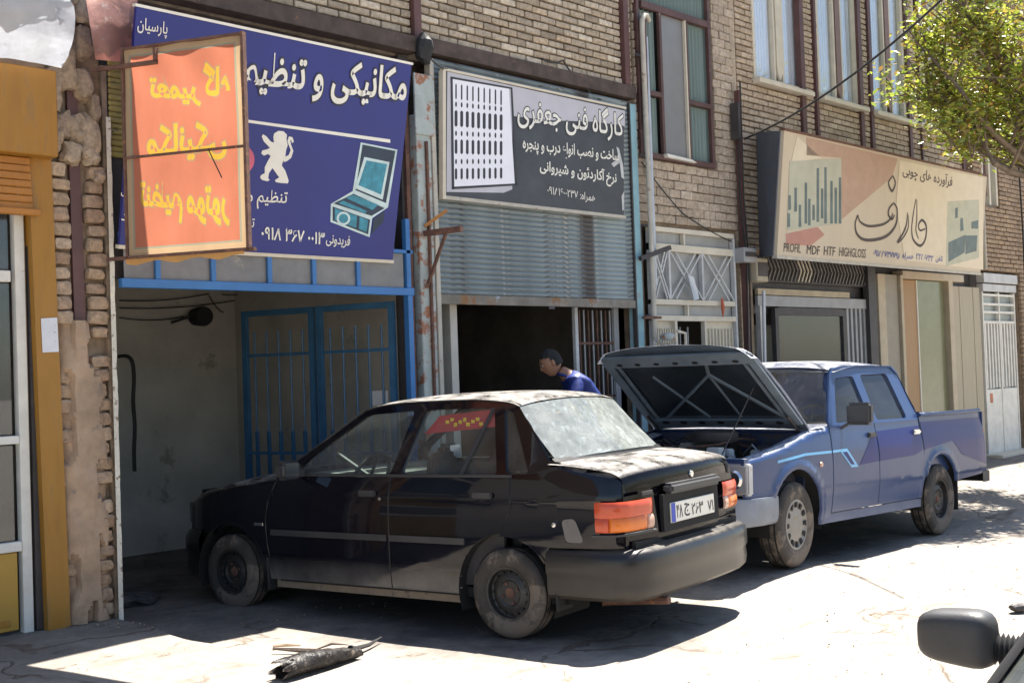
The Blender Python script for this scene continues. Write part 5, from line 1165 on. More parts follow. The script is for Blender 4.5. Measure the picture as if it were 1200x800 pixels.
    if detail:
        pl2=MB().box(-.9375,-.9355,.235,.283,.668,.782).build('plate_blue_band',M('plate_blue',(.02,.05,.4),.5,bump=0),pl,local=True)
        def ptext(t,y0,y1,z0,z1):
            me=text_mesh(t,.02); xs=[v.co.x for v in me.vertices]; ys=[v.co.y for v in me.vertices]; a,b_,c,d=min(xs),max(xs),min(ys),max(ys)
            for v in me.vertices: v.co=(-.9362,y0+(y1-y0)*(v.co.x-a)/(b_-a),z0+(z1-z0)*(v.co.y-c)/(d-c))
            me.update(); link('plate_lettering',me,pl,m_print_k)
        ptext('۴۸',.22,.14,.685,.765); ptext('ج',.12,.05,.685,.765); ptext('۲۶۳',.025,-.13,.685,.765); ptext('۷۱',-.19,-.27,.68,.75)
    # bumpers
    rb=[(-.36,.79),(-.6,.80),(-.78,.795),(-.875,.765),(-.94,.70),(-.975,.58),(-.99,.4),(-1.0,.2),(-1.002,0)]
    path=rb+[(x,-y) for x,y in rb[::-1][1:]]
    sweep('rear_bumper',path,[(-.10,.265),(-.03,.268),(-.005,.29),(.004,.34),(.0,.40),(.012,.42),(.012,.50),(.004,.535),(-.02,.555),(-.11,.57)],m_bump if dirty else trim,r)
    fb=[(2.79,.77),(2.92,.755),(3.03,.70),(3.11,.58),(3.15,.4),(3.17,0)]; path=[(x,-y) for x,y in fb]+[(x,y) for x,y in fb[::-1][1:]]
    sweep('front_bumper',path,[(-.1,.20),(-.02,.21),(0,.26),(.0,.40),(.01,.42),(.01,.5),(-.02,.555),(-.14,.57)],m_bump if dirty else trim,r)
    b=MB().box(2.99,3.05,-.38,.38,.60,.76).build('front_grille',trim,r,local=True)
    for s in (1,-1): MB().box(2.97,3.04,s*.40,s*.66,.60,.76).bevel(.01).build('headlamp',m_glassH,r,smooth=False,local=True)
    # inside
    MB().box(-.45,2.0,-.70,.70,.22,.28).box(-.9,-.45,-.66,.66,.3,.6).box(2.0,2.95,-.6,.6,.25,.85).build('floor_pan',m_inner,r,local=True)
    MB().box(1.55,1.95,-.68,.68,.78,.97).bevel(.05,3).build('dashboard',m_dash,r,smooth=True,local=True); MB().box(-.46,-.05,-.66,.66,.92,.98).build('parcel_shelf',m_dash,r,local=True)
    for s in (1,-1):
        seat(r,.92,s*.35,.30,.62); 
        MB().box(.0,1.9,s*.69,s*.715,.3,.955).build('door_card',m_seat,r,local=True)
    MB().box(.1,.5,-.62,.62,.3,.52).bevel(.05,3).build('rear_bench',m_seat,r,smooth=True,local=True); MB().box(-.05,.10,-.62,.62,.42,1.0,Matrix.Rotation(R(-6),4,'Y')).bevel(.04,3).build('rear_backrest',m_seat,r,smooth=True,local=True)
    steering(r,1.42,.36,.93,m_plast); MB().box(1.27,1.30,-.1,.1,1.28,1.345).bevel(.01).build('rear_view_mirror',m_plast,r,local=True)
    if detail:
        # folded red sun shade inside the rear side window
        panel('red_sun_shade',[(.70,1.24),(.60,1.355),(.13,1.39),(.07,1.28)],G,M('red_shade_cloth',(.5,.03,.035),.6,var=.2),r,side=1,off=-.026,th=.002,cell=.1); yl=MB()
        for k in range(9):
            x=.52-.035*k; z=1.31+.018*math.sin(k*2.1); yl.box(x-.014,x+.014,G(x,z)-.0235,G(x,z)-.0225,z-.012,z+.012)
        yl.rough(.006,40); yl.build('shade_yellow_print',M('yellow_shade_print',(.7,.5,.03),.6,bump=0),r,local=True)
        panel('sticker_residue',rrect([(-.50,.60),(-.47,.73),(-.56,.74),(-.62,.60)],.03),S,m_dark2,r,off=.0012,th=.0008); panel('fuel_flap',rrect([(-.30,.70),(-.30,.82),(-.44,.82),(-.44,.70)],.02),S,P,r,off=.003,th=.003); MB().lathe([(0,.006),(.014,.004),(.016,0)],12,Matrix.Translation((-.42,S(-.42,.70)+.003,.70))).build('flap_lock',m_chrome,r,local=True)
        panel('wing_badge',[(2.12,.625),(2.12,.645),(2.02,.645),(2.02,.625)][:0] or [(2.17,.622),(2.17,.642),(2.08,.642),(2.08,.622)],S,m_chrome,r,off=.003,th=.003)
        MB().box(-.938,-.93,.50,.62,.865,.885).build('boot_badge',m_dark,r,local=True); MB().lathe([(0,-.01),(.02,-.008),(.022,0)],14,Matrix.Translation((-.93,0,.935))@Matrix.Rotation(R(-90),4,'Z')).build('boot_emblem',m_chrome,r,smooth=True,local=True)
        MB().tube([(-.55,.5,.21),(-.6,.45,.21),(-.98,.45,.24)],.025,8).build('exhaust_pipe',m_rust,r,smooth=True,local=True)
        MB().tube([(-.05,-.6,.28),(-.05,.6,.28)],.035,8).build('rear_axle',m_inner,r,local=True)
        MB().tube([(-.83,.55,1.2),(-.83,.55,1.2)],.002,5) 
    for x,s in ((-.05,1),(-.05,-1),(2.45,1),(2.45,-1)): wheel('wheel',r,x,s*.70,.272,.274,.165,s)
    return r
m_sill=M('dusty_sill',(.2,.155,.11),.9,var=.3,dirt=((.07,.06,.05),.55,6))
m_bump=paint('grey_bumper',(.009,.009,.010),(.17,.14,.105),.08,.45,.33,low=(.36,.2))
m_dash=M('dusty_grey_dash',(.22,.22,.20),.85,var=.2)
m_lensR=M('red_lens',(.5,.075,.03),.15,var=.12,bump=0); m_lensA=M('amber_lens',(.65,.16,.02),.15,var=.12,bump=0); m_lensC=M('clear_lens',(.5,.3,.22),.15,var=.1,bump=0)
m_glassK=glass('tinted_glass',(.3,.28,.25),.08); m_glassR=glass('dust_sky_rear_glass',(.75,.8,.82),.27,(.6,.63,.6),.04,3.0)  # white film on the rear glass stands for sky reflection besides dust
P_black=paint('black_paint',(.004,.004,.008),(.62,.58,.53),.006,.95,.05,low=(.42,.0))
sedan('black_sedan','dusty black sedan nosed into the blue framed garage',(5.953,5.265,-.12),R(98),R(1.0),P_black)
P_grey=paint('silver_grey_paint',(.24,.23,.24),(.4,.36,.3),.05,.2,.25)
sedan('parked_car','grey car at the right edge showing its black bellows mirror',(4.13,.25,-.15),R(180),0,P_grey,dirty=False,detail=False)

def pickup():
    loc=(10.71,5.678,-.15)
    r=root('blue_pickup','blue double cab pickup truck with its bonnet propped open','pickup truck',loc); r.rotation_euler=(Matrix.Rotation(R(182.2),3,'Z')@Matrix.Rotation(R(-1.9),3,'Y')).to_euler()
    P=P_blue; trim=m_plast
    PLAN=[(-1.2,.78),(-1.0,.80),(0,.805),(2.2,.805),(2.9,.80),(3.3,.785),(3.46,.77)]
    HZ=[(.28,-.05),(.4,-.02),(.6,.0),(.75,.0),(.85,-.006),(.95,-.022),(1.04,-.04),(1.2,-.05)]
    FT=[(1.95,1.06),(2.15,1.052),(2.3,1.045),(2.5,1.018),(2.84,.935),(3.2,.875),(3.45,.845),(3.6,.84)]
    def S(x,z):
        y=smooth_interp(PLAN,x)+smooth_interp(HZ,z,.012)
        if x>2.16:
            d=interp(FT,x)-z
            if d<.05: y-=.05-math.sqrt(max(0,.0025-(.05-max(d,0))**2))
        y+=.006*math.exp(-((z-.57)/.02)**2)
        for cx,cz in ((2.73,.36),(.02,.36)):      # flared arch lip
            q=math.hypot(x-cx,z-cz); y+=.016*math.exp(-((q-.41)/.035)**2)
        return y
    G=lambda x,z: .765-(z-1.05)*.33-.02*max(0,x-1.6)
    for s in (1,-1):
        panel('front_fender',[(2.17,.33),(2.165,.8),(2.15,1.052),(2.3,1.045),(2.49,1.018),(2.84,.935),(3.2,.875),(3.44,.845),(3.46,.82),(3.46,.56),(3.10,.55)]+arc(2.73,.36,.385,30,184)+[(2.345,.33)],S,P,r,side=s)
        panel('front_door',[(2.155,.37),(2.15,.8),(2.13,1.052),(1.325,1.06),(1.325,.37)],S,P,r,side=s); panel('rear_door',[(1.312,.37),(1.312,1.06),(.42,1.068),(.40,.80),(.36,.66)]+arc(.02,.36,.43,42,2,8)+[(.45,.37)],S,P,r,side=s)
        panel('sill',[(2.34,.29),(2.34,.36),(.44,.36),(.44,.29)],lambda x,z:S(x,.37)-.012,P,r,side=s)
        panel('bed_side',[(.385,1.11),(-.4,1.118),(-1.06,1.13),(-1.13,1.09),(-1.165,.95),(-1.17,.52),(-.36,.48)]+arc(.02,.36,.385,162,30,14)+[(.385,.70)],S,P,r,side=s)
        MB().tube([(.39,s*.765,1.115),(-.4,s*.765,1.123),(-1.08,s*.755,1.135)],.02,8).build('bed_rail',P,r,smooth=True,local=True)
        fw=rrect([(1.98,1.075),(1.765,1.44),(1.42,1.465),(1.36,1.08)],.035); rw=rrect([(1.235,1.085),(1.28,1.475),(.74,1.49),(.62,1.09)],.04)
        panel('cab_side_frame',[(2.13,1.052),(1.87,1.45),(1.76,1.515),(1.3,1.545),(.62,1.55),(.53,1.49),(.37,1.07)],G,P,r,holes=(fw,rw),side=s,th=.04)
        panel('front_side_glass',fw,G,m_glassT,r,side=s,off=-.02,th=.003,cell=.3); panel('rear_side_glass',rw,G,m_glassT,r,side=s,off=-.02,th=.003,cell=.3)
        panel('rain_gutter',[(2.12,1.08),(1.865,1.462),(1.76,1.527),(1.3,1.557),(.6,1.562),(.51,1.49),(.53,1.485),(.62,1.548),(1.3,1.543),(1.76,1.513),(1.85,1.455),(2.10,1.08)],G,P,r,side=s,off=.012,th=.025)
        for x in (1.42,.52):
            b=MB().box(x-.07,x+.07,s*(S(x,.96)-.01),s*(S(x,.96)+.028),.945,.985).bevel(.01,2); b.build('door_handle',m_plast if x>1 else m_chrome,r,smooth=True,local=True)
        # stripes
        lb=m_stripeL; db=m_stripeD
        panel('pale_stripe',[(3.02,.80),(2.6,.838),(2.17,.842),(2.17,.862),(2.6,.858),(3.02,.82)],S,lb,r,side=s,off=.0022,th=.001); panel('pale_stripe',[(2.15,.842),(2.02,.846),(1.845,.712),(1.72,.712),(1.90,.868),(2.15,.862)],S,lb,r,side=s,off=.0022,th=.001)
        panel('dark_stripe',[(1.985,.842),(1.91,.842),(1.79,.735),(1.85,.735)],S,db,r,side=s,off=.0036,th=.001); panel('dark_band',[(1.70,.725),(1.45,.93),(1.33,.985),(1.33,.74)],S,db,r,side=s,off=.0022,th=.001); panel('dark_band',[(1.308,.74),(1.308,.99),(.42,1.02),(.42,.80),(.6,.76)],S,db,r,side=s,off=.0022,th=.001)
        panel('dark_band',[(.375,.80),(.375,1.05),(-1.14,1.07),(-1.14,.60),(-.5,.72),(-.3,.86)],S,db,r,side=s,off=.0022,th=.001)  # bed band spread wide, tree shade on the bed put into its colour
        MB().lathe([(0,.012),(.018,.01),(.022,0)],14,Matrix.Translation((2.36,s*S(2.36,.76),.76))@(Matrix() if s>0 else Matrix.Rotation(PI,4,'Z'))).build('side_indicator',m_lensC,r,smooth=True,local=True)
        for cx,rr in ((2.73,.41),(.02,.41)):
            b=MB(); a=arc(cx,.36,rr,-15,195,20)
            for p,q in zip(a,a[1:]): b.poly([(p[0],s*.78,p[1]),(q[0],s*.78,q[1]),(q[0],s*.4,q[1]),(p[0],s*.4,p[1])])
            b.poly([(p[0],s*.42,p[1]) for p in a]); b.build('wheel_well',m_inner,r,local=True)
        MB().box(-.40,-.385,s*.60,s*.79,.20,.52).build('mud_flap',m_black,r,local=True)
        # mirror
        m2=bpy.data.objects.new('door_mirror',None); COL.objects.link(m2); m2.parent=r; m2.location=(1.93,s*.80,1.08)
        MB().box(-.04,.05,s*.03 if s>0 else -.24,.24 if s>0 else -.03,-.02,.16).bevel(.025,3).build('mirror_housing',trim,m2,smooth=True,local=True); MB().tube([(0,-.04*s,-.05),(0,.08*s,.02)],.014,6).build('mirror_arm',trim,m2,local=True)
        # headlamp
        h=bpy.data.objects.new('headlamp',None); COL.objects.link(h); h.parent=r; h.location=(3.45,s*.69,.70)
        MB().box(-.06,.015,-.115,.115,-.115,.115).bevel(.012,2).build('lamp_bezel',m_greywhite,h,local=True)
        MB().box(.0155,.02,-.095,.095,-.095,.095).build('lamp_reflector',m_grey,h,local=True)
        for k,rr in ((-1,.07),): MB().lathe([(rr,.0),(rr*.8,.018),(0,.026)],20,Matrix.Translation((.021,0,-.0))@Matrix.Rotation(R(-90),4,'Z')).build('lamp_glass',m_chrome,h,smooth=True,local=True)
    skinstrip('roof',[(1.77,.60,1.51,1.83,1.545),(1.6,.605,1.545,1.62,1.595),(1.2,.605,1.555,1.2,1.61),(.8,.605,1.555,.8,1.605),(.57,.605,1.54,.55,1.58),(.51,.61,1.50,.47,1.53)],P,r,p=3)
    skinstrip('cab_shoulder',[(1.8,.645,1.49,1.83,1.5),(1.3,.618,1.553,1.3,1.553),(.6,.618,1.556,.6,1.556)],P,r,p=8)
    skinstrip('cab_back',[(.52,.61,1.52,.49,1.53),(.46,.69,1.3,.44,1.3),(.38,.75,1.07,.36,1.07),(.37,.76,.6,.35,.6)],P,r,p=8)
    skinstrip('rear_cab_glass',[(.49,.50,1.47,.47,1.47),(.405,.54,1.15,.39,1.15)],m_glassT,r)
    skinstrip('windscreen_frame',[(2.17,.76,1.035,2.28,1.035),(2.13,.745,1.07,2.24,1.07)],P,r,p=6)
    skinstrip('windscreen',[(2.12,.735,1.075,2.235,1.075),(1.98,.69,1.28,2.07,1.29),(1.79,.60,1.50,1.85,1.525)],m_glassT,r)
    skinstrip('windscreen_seal',[(2.135,.745,1.055,2.25,1.055),(2.11,.735,1.088,2.225,1.088)],trim,r)
    skinstrip('cowl',[(2.17,.75,1.045,2.28,1.04),(2.40,.73,1.03,2.42,1.03),(2.43,.73,1.0,2.44,1.0)],P,r,p=6)
    for y in (.35,-.25): MB().tube([(2.33,y,1.05),(2.25,y+.05,1.075),(2.2,y+.42,1.09)],.007,5).build('wiper',m_lead,r,local=True)
    # engine bay
    MB().box(2.43,2.46,-.70,.70,.35,1.0).build('bulkhead',m_bay,r,local=True); MB().box(2.45,3.44,-.42,.42,.3,.42).build('bay_floor',m_inner,r,local=True)
    for s in (1,-1): MB().box(2.45,3.42,s*.60,s*.63,.42,.84).build('inner_wing',m_bay,r,local=True); MB().prism([(2.45,s*.62,.99),(2.84,s*.62,.905),(3.42,s*.62,.815),(3.42,s*.72,.83),(2.84,s*.73,.92),(2.45,s*.73,1.0)],(0,0,-.012)).build('wing_channel',P,r,local=True)
    e=bpy.data.objects.new('engine',None); COL.objects.link(e); e.parent=r; e.location=(2.88,0,.75)
    MB().box(-.32,.26,-.13,.15,-.2,.12).bevel(.03,2).build('engine_block',m_dark,e,local=True); MB().box(-.3,.2,-.06,.08,.12,.19).bevel(.02,2).build('rocker_cover',m_rims,e,local=True); MB().lathe([(0,-.04),(.17,-.04),(.18,-.02),(.18,.03),(.15,.05),(0,.055)],24,Matrix.Translation((.0,.17,.24))@Matrix.Rotation(R(90),4,'X')).build('air_filter',m_dark,e,smooth=True,local=True)
    MB().tube([(.25,.1,.1),(.35,.2,.15),(.42,.25,.1)],.025,8).build('radiator_hose',m_dark,e,smooth=True,local=True); MB().tube([(-.1,-.12,.16),(.1,-.3,.2),(.2,-.42,.16)],.012,6).build('hose',m_black,e,smooth=True,local=True); MB().tube([(-.4,.3,.2),(-.1,.34,.22),(.2,.3,.18),(.3,.1,.16)],.01,6).build('hose',m_rust,e,smooth=True,local=True)
    for i in range(4): MB().tube([(-.2+i*.1,-.1,.14),(-.15+i*.1,-.22,.22),(.0,-.3,.17)],.006,5).build('spark_lead',m_lead,e,smooth=True,local=True)
    MB().box(.47,.50,-.3,.3,-.2,.12).build('radiator',m_dark,e,local=True)
    rg=random.Random(4)
    for k in range(16):
        x,y=rg.uniform(-.35,.35),rg.uniform(-.5,.5); MB().tube([(x,y,.05),(x+rg.uniform(-.15,.15),y+rg.uniform(-.2,.2),.17),(x+rg.uniform(-.25,.25),y+rg.uniform(-.3,.3),.08)],rg.uniform(.007,.014),6).build('hose',rg.choice([m_black,m_rust,m_zinc,m_dark]),e,smooth=True,local=True)
    for k in range(14):
        x,y=rg.uniform(-.3,.45),rg.choice([-1,1])*rg.uniform(.25,.52); h=rg.uniform(.03,.09); MB().box(x-h*.6,x+h*.6,y-h*.6,y+h*.6,.0,h+.08).bevel(.01,2).build('engine_part',rg.choice([m_zinc,m_rims,m_dark,m_greywhite,m_rust]),e,smooth=True,local=True)
    MB().box(2.55,2.78,-.56,-.36,.62,.83).bevel(.012).build('battery',m_plast,r,local=True); MB().box(2.54,2.79,-.57,-.35,.831,.845).build('battery_top',m_grey,r,local=True); MB().lathe([(0,-.07),(.06,-.07),(.06,.05),(.03,.07),(0,.07)],14,Matrix.Translation((2.62,.45,.85))@Matrix.Rotation(R(90),4,'X')).build('brake_servo',m_dark,r,smooth=True,local=True)
    MB().box(2.95,3.1,.38,.52,.66,.82).bevel(.015).build('washer_bottle',m_greywhite,r,local=True); MB().box(2.8,2.92,-.5,-.4,.8,.86).build('relay_box',M('orange_relay',(.45,.14,.05),.6),r,local=True)
    # front end
    MB().box(3.40,3.46,-.77,.77,.815,.85).build('slam_panel',P,r,local=True); MB().box(3.42,3.45,-.57,.57,.59,.815).build('grille_back',m_inner,r,local=True)
    for i in range(7): MB().box(3.45,3.465,-.57,.57,.60+i*.031,.61+i*.031).build('grille_slat',m_plast,r,local=True)
    fb=[(3.03,.80),(3.25,.815),(3.45,.80),(3.54,.74),(3.57,.6),(3.58,0)]; path=[(x,-y) for x,y in fb]+[(x,y) for x,y in fb[::-1][1:]]
    sweep('front_bumper',path,[(-.08,.36),(-.02,.36),(-.004,.375),(.0,.40),(.0,.54),(-.004,.562),(-.08,.568)],m_bumpS,r)
    rbm=[(-1.05,.79),(-1.2,.80),(-1.25,.74),(-1.26,0)]; path=rbm+[(x,-y) for x,y in rbm[::-1][1:]]; sweep('rear_bumper',path,[(-.03,.42),(0,.43),(0,.53),(-.03,.54)],trim,r,False)
    MB().box(-1.18,-1.15,-.76,.76,.55,1.12).build('tailgate',P,r,local=True); MB().box(-1.15,.36,-.74,.74,.58,.62).build('bed_floor',P,r,local=True)
    for s in (1,-1): MB().box(-1.15,.36,s*.72,s*.745,.6,1.11).build('bed_inner_side',P,r,local=True); MB().box(-1.195,-1.18,s*.62,s*.76,.68,.95).build('tail_lamp',m_lensR,r,local=True)
    MB().box(-1.1,3.3,-.35,.35,.30,.42).build('chassis',m_inner,r,local=True); MB().box(.45,2.15,-.74,.74,.37,.42).build('cab_floor',m_inner,r,local=True)
    MB().box(1.85,2.15,-.7,.7,.85,1.05).bevel(.04,2).build('dashboard',m_dash,r,smooth=True,local=True)
    for s in (1,-1): seat(r,1.25,s*.36,.45,.66); MB().box(.5,2.1,s*.73,s*.75,.45,1.045).build('door_card',m_seat,r,local=True)
    MB().box(.5,.95,-.66,.66,.5,.68).bevel(.04,2).build('rear_bench',m_seat,r,smooth=True,local=True); MB().box(.45,.55,-.66,.66,.6,1.12).bevel(.04,2).build('rear_backrest',m_seat,r,smooth=True,local=True)
    steering(r,1.68,.36,1.06,m_plast)
    # open bonnet: outer skin, inner frame with brace ribs, holes along both edges
    bn=bpy.data.objects.new('bonnet',None); COL.objects.link(bn); bn.parent=r; bn.location=(2.40,0,1.035); ang=math.atan2(.62,.84); bn.rotation_euler=(0,-ang,0)
    L=1.045
    def grid(name,mat,f,n0=14,n1=28,th=.004):
        b=MB(); g=[[b.b.verts.new(f(i/n0,j/n1*2-1)) for j in range(n1+1)] for i in range(n0+1)]
        for i in range(n0):
            for j in range(n1): b.b.faces.new((g[i][j],g[i+1][j],g[i+1][j+1],g[i][j+1]))
        bmesh.ops.solidify(b.b,geom=list(b.b.faces),thickness=th); return b.build(name,mat,bn,smooth=True,local=True)
    hw=lambda a:.745-.03*a
    def xf(a,u): return a*L*(1+.0)+ (.07*(1-abs(u)**3))*a - (.05*a*max(0,abs(u)-.86)/.14)
    grid('outer_skin',P,lambda a,u:(xf(a,u),hw(a)*u,.02+.035*(1-u*u)+.05*math.sin(PI*a)*.6-(.03*max(0,abs(u)-.9)/.1)-.05*max(0,a-.93)/.07))
    grid('inner_skin',m_bonnetrib,lambda a,u:(xf(a,u)*.985+.004,hw(a)*u*.985,-.012+.03*(1-u*u)*.8+.03*math.sin(PI*a)*.6),14,28,.003)
    grid('inner_panel',m_bonnetin,lambda a,u:(.17+(a*(.86-.17)),.60*u,-.0175+.03*(1-u*u*.65)*.8+.03*math.sin(PI*(.16+.68*a))*.6),10,20,.002)
    def rib(p,q,w_=.022,mm=None):
        p=Vector((p[0],p[1],-.012+.024*(1-(p[1]/.745)**2)+.02*math.sin(PI*min(1,p[0]/L))-.008)); q=Vector((q[0],q[1],-.012+.024*(1-(q[1]/.745)**2)+.02*math.sin(PI*min(1,q[0]/L))-.008)); t=(q-p).normalized(); n=Vector((-t.y,t.x,0))*w_/2
        MB().prism([p-n,q-n,q+n,p+n],(0,0,-.018)).build('brace',mm or m_bonnetrib,bn,local=True)
    rib((.16,-.52),(.72,.18)); rib((.16,.62),(.72,.18)); rib((.72,.18),(.93,.26)); rib((.13,-.66),(.13,.66),.05); rib((.955,-.68),(.955,.68),.13); rib((.16,-.1),(.72,-.35),.015); rib((.16,.2),(.72,.18),.012)
    for s in (1,-1): rib((.1,s*.69),(.95,s*.67),.07); rib((.14,s*.61),(.92,s*.585),.02)
    for k in range(7):
        for a,w_ in ((.13,.035),(.93,.028)): hb=MB(); y=-.54+.18*k; z=-.012+.0052-.031+(.02*math.sin(PI*a/L)); hb.lathe([(0,0),(w_,0),(w_,-.002)],12,Matrix.Translation((a,y,z))@Matrix.Diagonal((.55,1,1,1))@Matrix.Rotation(R(90),4,'X')); hb.build('pressed_hole',m_inner,bn,local=True)
    MB().tube([(3.38,.52,.84),(2.95,.56,1.36)],.005,6).build('prop_rod',m_dark,r,local=True)
    MB().tube([(2.44,.66,1.02),(2.62,.66,1.14)],.012,6).build('bonnet_hinge',m_dark,r,local=True); MB().tube([(2.44,-.66,1.02),(2.62,-.66,1.14)],.012,6).build('bonnet_hinge',m_dark,r,local=True)
    for x,s,k,st in ((0.0,1,'steel',0),(0.0,-1,'steel',0),(2.745,1,'cap',R(4)),(2.745,-1,'cap',R(4))): wheel('wheel',r,x,s*.70,.325,.325,.185,s,k,.6,st)
m_bay=M('greasy_bay_paint',(.02,.03,.06),.5,var=.5,dirt=((.05,.04,.03),.5,8))
P_blue=paint('blue_truck_paint',(.022,.046,.125),(.62,.62,.62),.02,.85,.32,low=(.4,.0),coat=.06,spec=.3)
m_stripeL=M('pale_blue_decal',(.12,.36,.62),.35,var=.06,bump=0); m_stripeD=M('deep_blue_decal',(.006,.012,.12),.35,var=.06,bump=0,spec=.2)
m_bumpS=M('dented_silver_bumper',(.17,.19,.23),.45,.4,var=.15,dirt=((.2,.16,.13),.62,7),bump=.3,bscale=12)
m_bonnetin=M('bonnet_underside',(.05,.065,.085),.45,var=.35,scale=3,bump=.1); m_bonnetrib=M('bonnet_rib',(.15,.19,.235),.35,var=.2)
pickup()

# ================================================================ MECHANIC
def person():
    r=root('person','dark haired man in a royal blue shirt leaning forward behind the sedan','person',(7.9,6.88,0)); r.rotation_euler=(0,0,R(-42)); r.location=(8.10,6.80,0)
    sk=M('tan_skin',(.30,.15,.09),.55,var=.08,bump=.05); sh=M('royal_blue_shirt',(.010,.026,.16),.5,var=.15,bump=.3,bscale=30); tr=M('dark_work_trousers',(.03,.03,.04),.9,var=.2); ha=M('black_hair',(.008,.007,.006),.75,var=.3,bump=.6,bscale=90)
    def skin(name,pts,edges,mat,sub=2,rt=0):
        me=bpy.data.meshes.new(name); me.from_pydata([p[:3] for p in pts],edges,[]); o=bpy.data.objects.new(name,me); COL.objects.link(o); o.modifiers.new('s','SKIN'); sv=me.skin_vertices[0].data
        for i,p in enumerate(pts): q=p[3]; sv[i].radius=(q if isinstance(q,tuple) else (q,q)); sv[i].use_root=(i==rt)
        m2=o.modifiers.new('b','SUBSURF'); m2.levels=sub; m2.render_levels=sub; bpy.context.view_layer.update()
        nm=bpy.data.meshes.new_from_object(o.evaluated_get(bpy.context.evaluated_depsgraph_get())); bpy.data.objects.remove(o); nm.name=name
        for p in nm.polygons: p.use_smooth=True
        nm.materials.clear(); return link(name,nm,r,mat)
    # faces -x; leaning forward. x = -forward offset, origin at feet
    body=[(.02,0,.93,(.13,.10)),(-.03,0,1.12,(.13,.10)),(-.12,0,1.29,(.145,.10)),(-.185,0,1.40,(.10,.08)),(-.27,0,1.47,.055),(-.315,0,1.505,.052)]
    E_=[(0,1),(1,2),(2,3),(3,4),(4,5)]
    for s in (1,-1):
        n=len(body); body+=[(.02,s*.09,.86,.095),(-.04,s*.10,.50,.062),(.03,s*.10,.10,.045),(.03,s*.10,.05,.045),(-.13,s*.115,.035,.035)]; E_+=[(0,n),(n,n+1),(n+1,n+2),(n+2,n+3),(n+3,n+4)]
        n=len(body); sx=-.19; body+=[(sx,s*.175,1.38,.062),(sx-.02,s*.225,1.30,.052),(sx-.06,s*.25,1.12,.040),(sx-.30,s*.16,1.10,.028),(sx-.33,s*.15,1.10,.026)]; E_+=[(3,n),(n,n+1),(n+1,n+2),(n+2,n+3),(n+3,n+4)]
        for k,(dy,l) in enumerate(((-.035,.075),(-.012,.088),(.012,.084),(.034,.065))):
            m_=len(body); body+=[(sx-.37,s*(.15+dy*.8),1.10,.011),(sx-.37-l*.6,s*(.15+dy),1.092,.009),(sx-.37-l,s*(.15+dy),1.07,.007)]; E_+=[(n+4,m_),(m_,m_+1),(m_+1,m_+2)]
        m_=len(body); body+=[(sx-.35,s*.11,1.115,.011),(sx-.39,s*.085,1.12,.009)]; E_+=[(n+4,m_),(m_,m_+1)]
    o=skin('body',body,E_,sk)
    # shirt and trousers follow the body just outside it
    shirt=[(.02,0,.92,(.175,.15)),(-.03,0,1.12,(.175,.145)),(-.12,0,1.29,(.195,.15)),(-.185,0,1.395,(.16,.13)),(-.235,0,1.45,(.09,.088))]; Es=[(0,1),(1,2),(2,3),(3,4)]
    for s in (1,-1): n=len(shirt); shirt+=[(-.185,s*.18,1.375,.078),(-.205,s*.232,1.29,.068),(-.235,s*.248,1.18,.058)]; Es+=[(3,n),(n,n+1),(n+1,n+2)]
    so_=skin('shirt',shirt,Es,sh,3)
    for v in so_.data.vertices: c=v.co; c+=Vector((noise.noise(c*14),noise.noise(c*14+Vector((5,0,0))),0))*.012+Vector((noise.noise(Vector((c.x*5,c.y*5,c.z*22))),0,0))*.008
    tp=[(.02,0,.93,(.155,.13))]; Et=[]
    for s in (1,-1): n=len(tp); tp+=[(.02,s*.09,.86,.107),(-.04,s*.10,.50,.078),(.03,s*.10,.09,.062)]; Et+=[(0,n),(n,n+1),(n+1,n+2)]
    skin('trousers',tp,Et,tr)
    # head, bowed
    H=Matrix.Translation((-.385,0,1.565))@Matrix.Rotation(R(-26),4,'Y')
    b=MB(); bmesh.ops.create_uvsphere(b.b,u_segments=32,v_segments=24,radius=1)
    for v in b.b.verts:
        c=v.co.copy(); x,y,z=c          # face towards -x
        X=x*.096; Y=y*.074; Z=z*.118
        if z<-.2: k=(-z-.2)/.8; Y*=1-.30*k; X=X*(1-.18*k)-(.018*k if x<0 else -.0)+(.02*k if x>0 else 0)*-1
        if x<0:
            f=max(0,-x)
            X-=.020*math.exp(-((y)/.16)**2)*math.exp(-((z+.15)/.20)**2)*f          # nose
            X-=.006*math.exp(-((z-.24)/.10)**2)*f                                    # brow
            X+=.010*math.exp(-((abs(y)-.36)/.15)**2)*math.exp(-((z-.06)/.10)**2)*f   # eye sockets
            X-=.006*math.exp(-(y/.3)**2)*math.exp(-((z+.50)/.07)**2)*f-.004*math.exp(-(y/.3)**2)*math.exp(-((z+.57)/.03)**2)*f   # lips
            X-=.010*math.exp(-(y/.35)**2)*math.exp(-((z+.86)/.14)**2)*f              # chin
        v.co=H@Vector((X,Y,Z))
    b.build('head',sk,r,smooth=True,local=True)
    for s in (1,-1):
        b=MB(); bmesh.ops.create_uvsphere(b.b,u_segments=12,v_segments=10,radius=1,matrix=H@Matrix.Translation((.008,s*.073,-.005))@Matrix.Rotation(R(15*s),4,'Z')@Matrix.Diagonal((.02,.009,.032,1))); b.build('ear',sk,r,smooth=True,local=True)
        b=MB(); bmesh.ops.create_uvsphere(b.b,u_segments=10,v_segments=8,radius=.0115,matrix=H@Matrix.Translation((-.078,s*.029,.008))); b.build('eye',m_print_w,r,smooth=True,local=True)
        b=MB(); bmesh.ops.create_uvsphere(b.b,u_segments=8,v_segments=6,radius=.0058,matrix=H@Matrix.Translation((-.0872,s*.029,.006))); b.build('iris',m_inner,r,smooth=True,local=True)
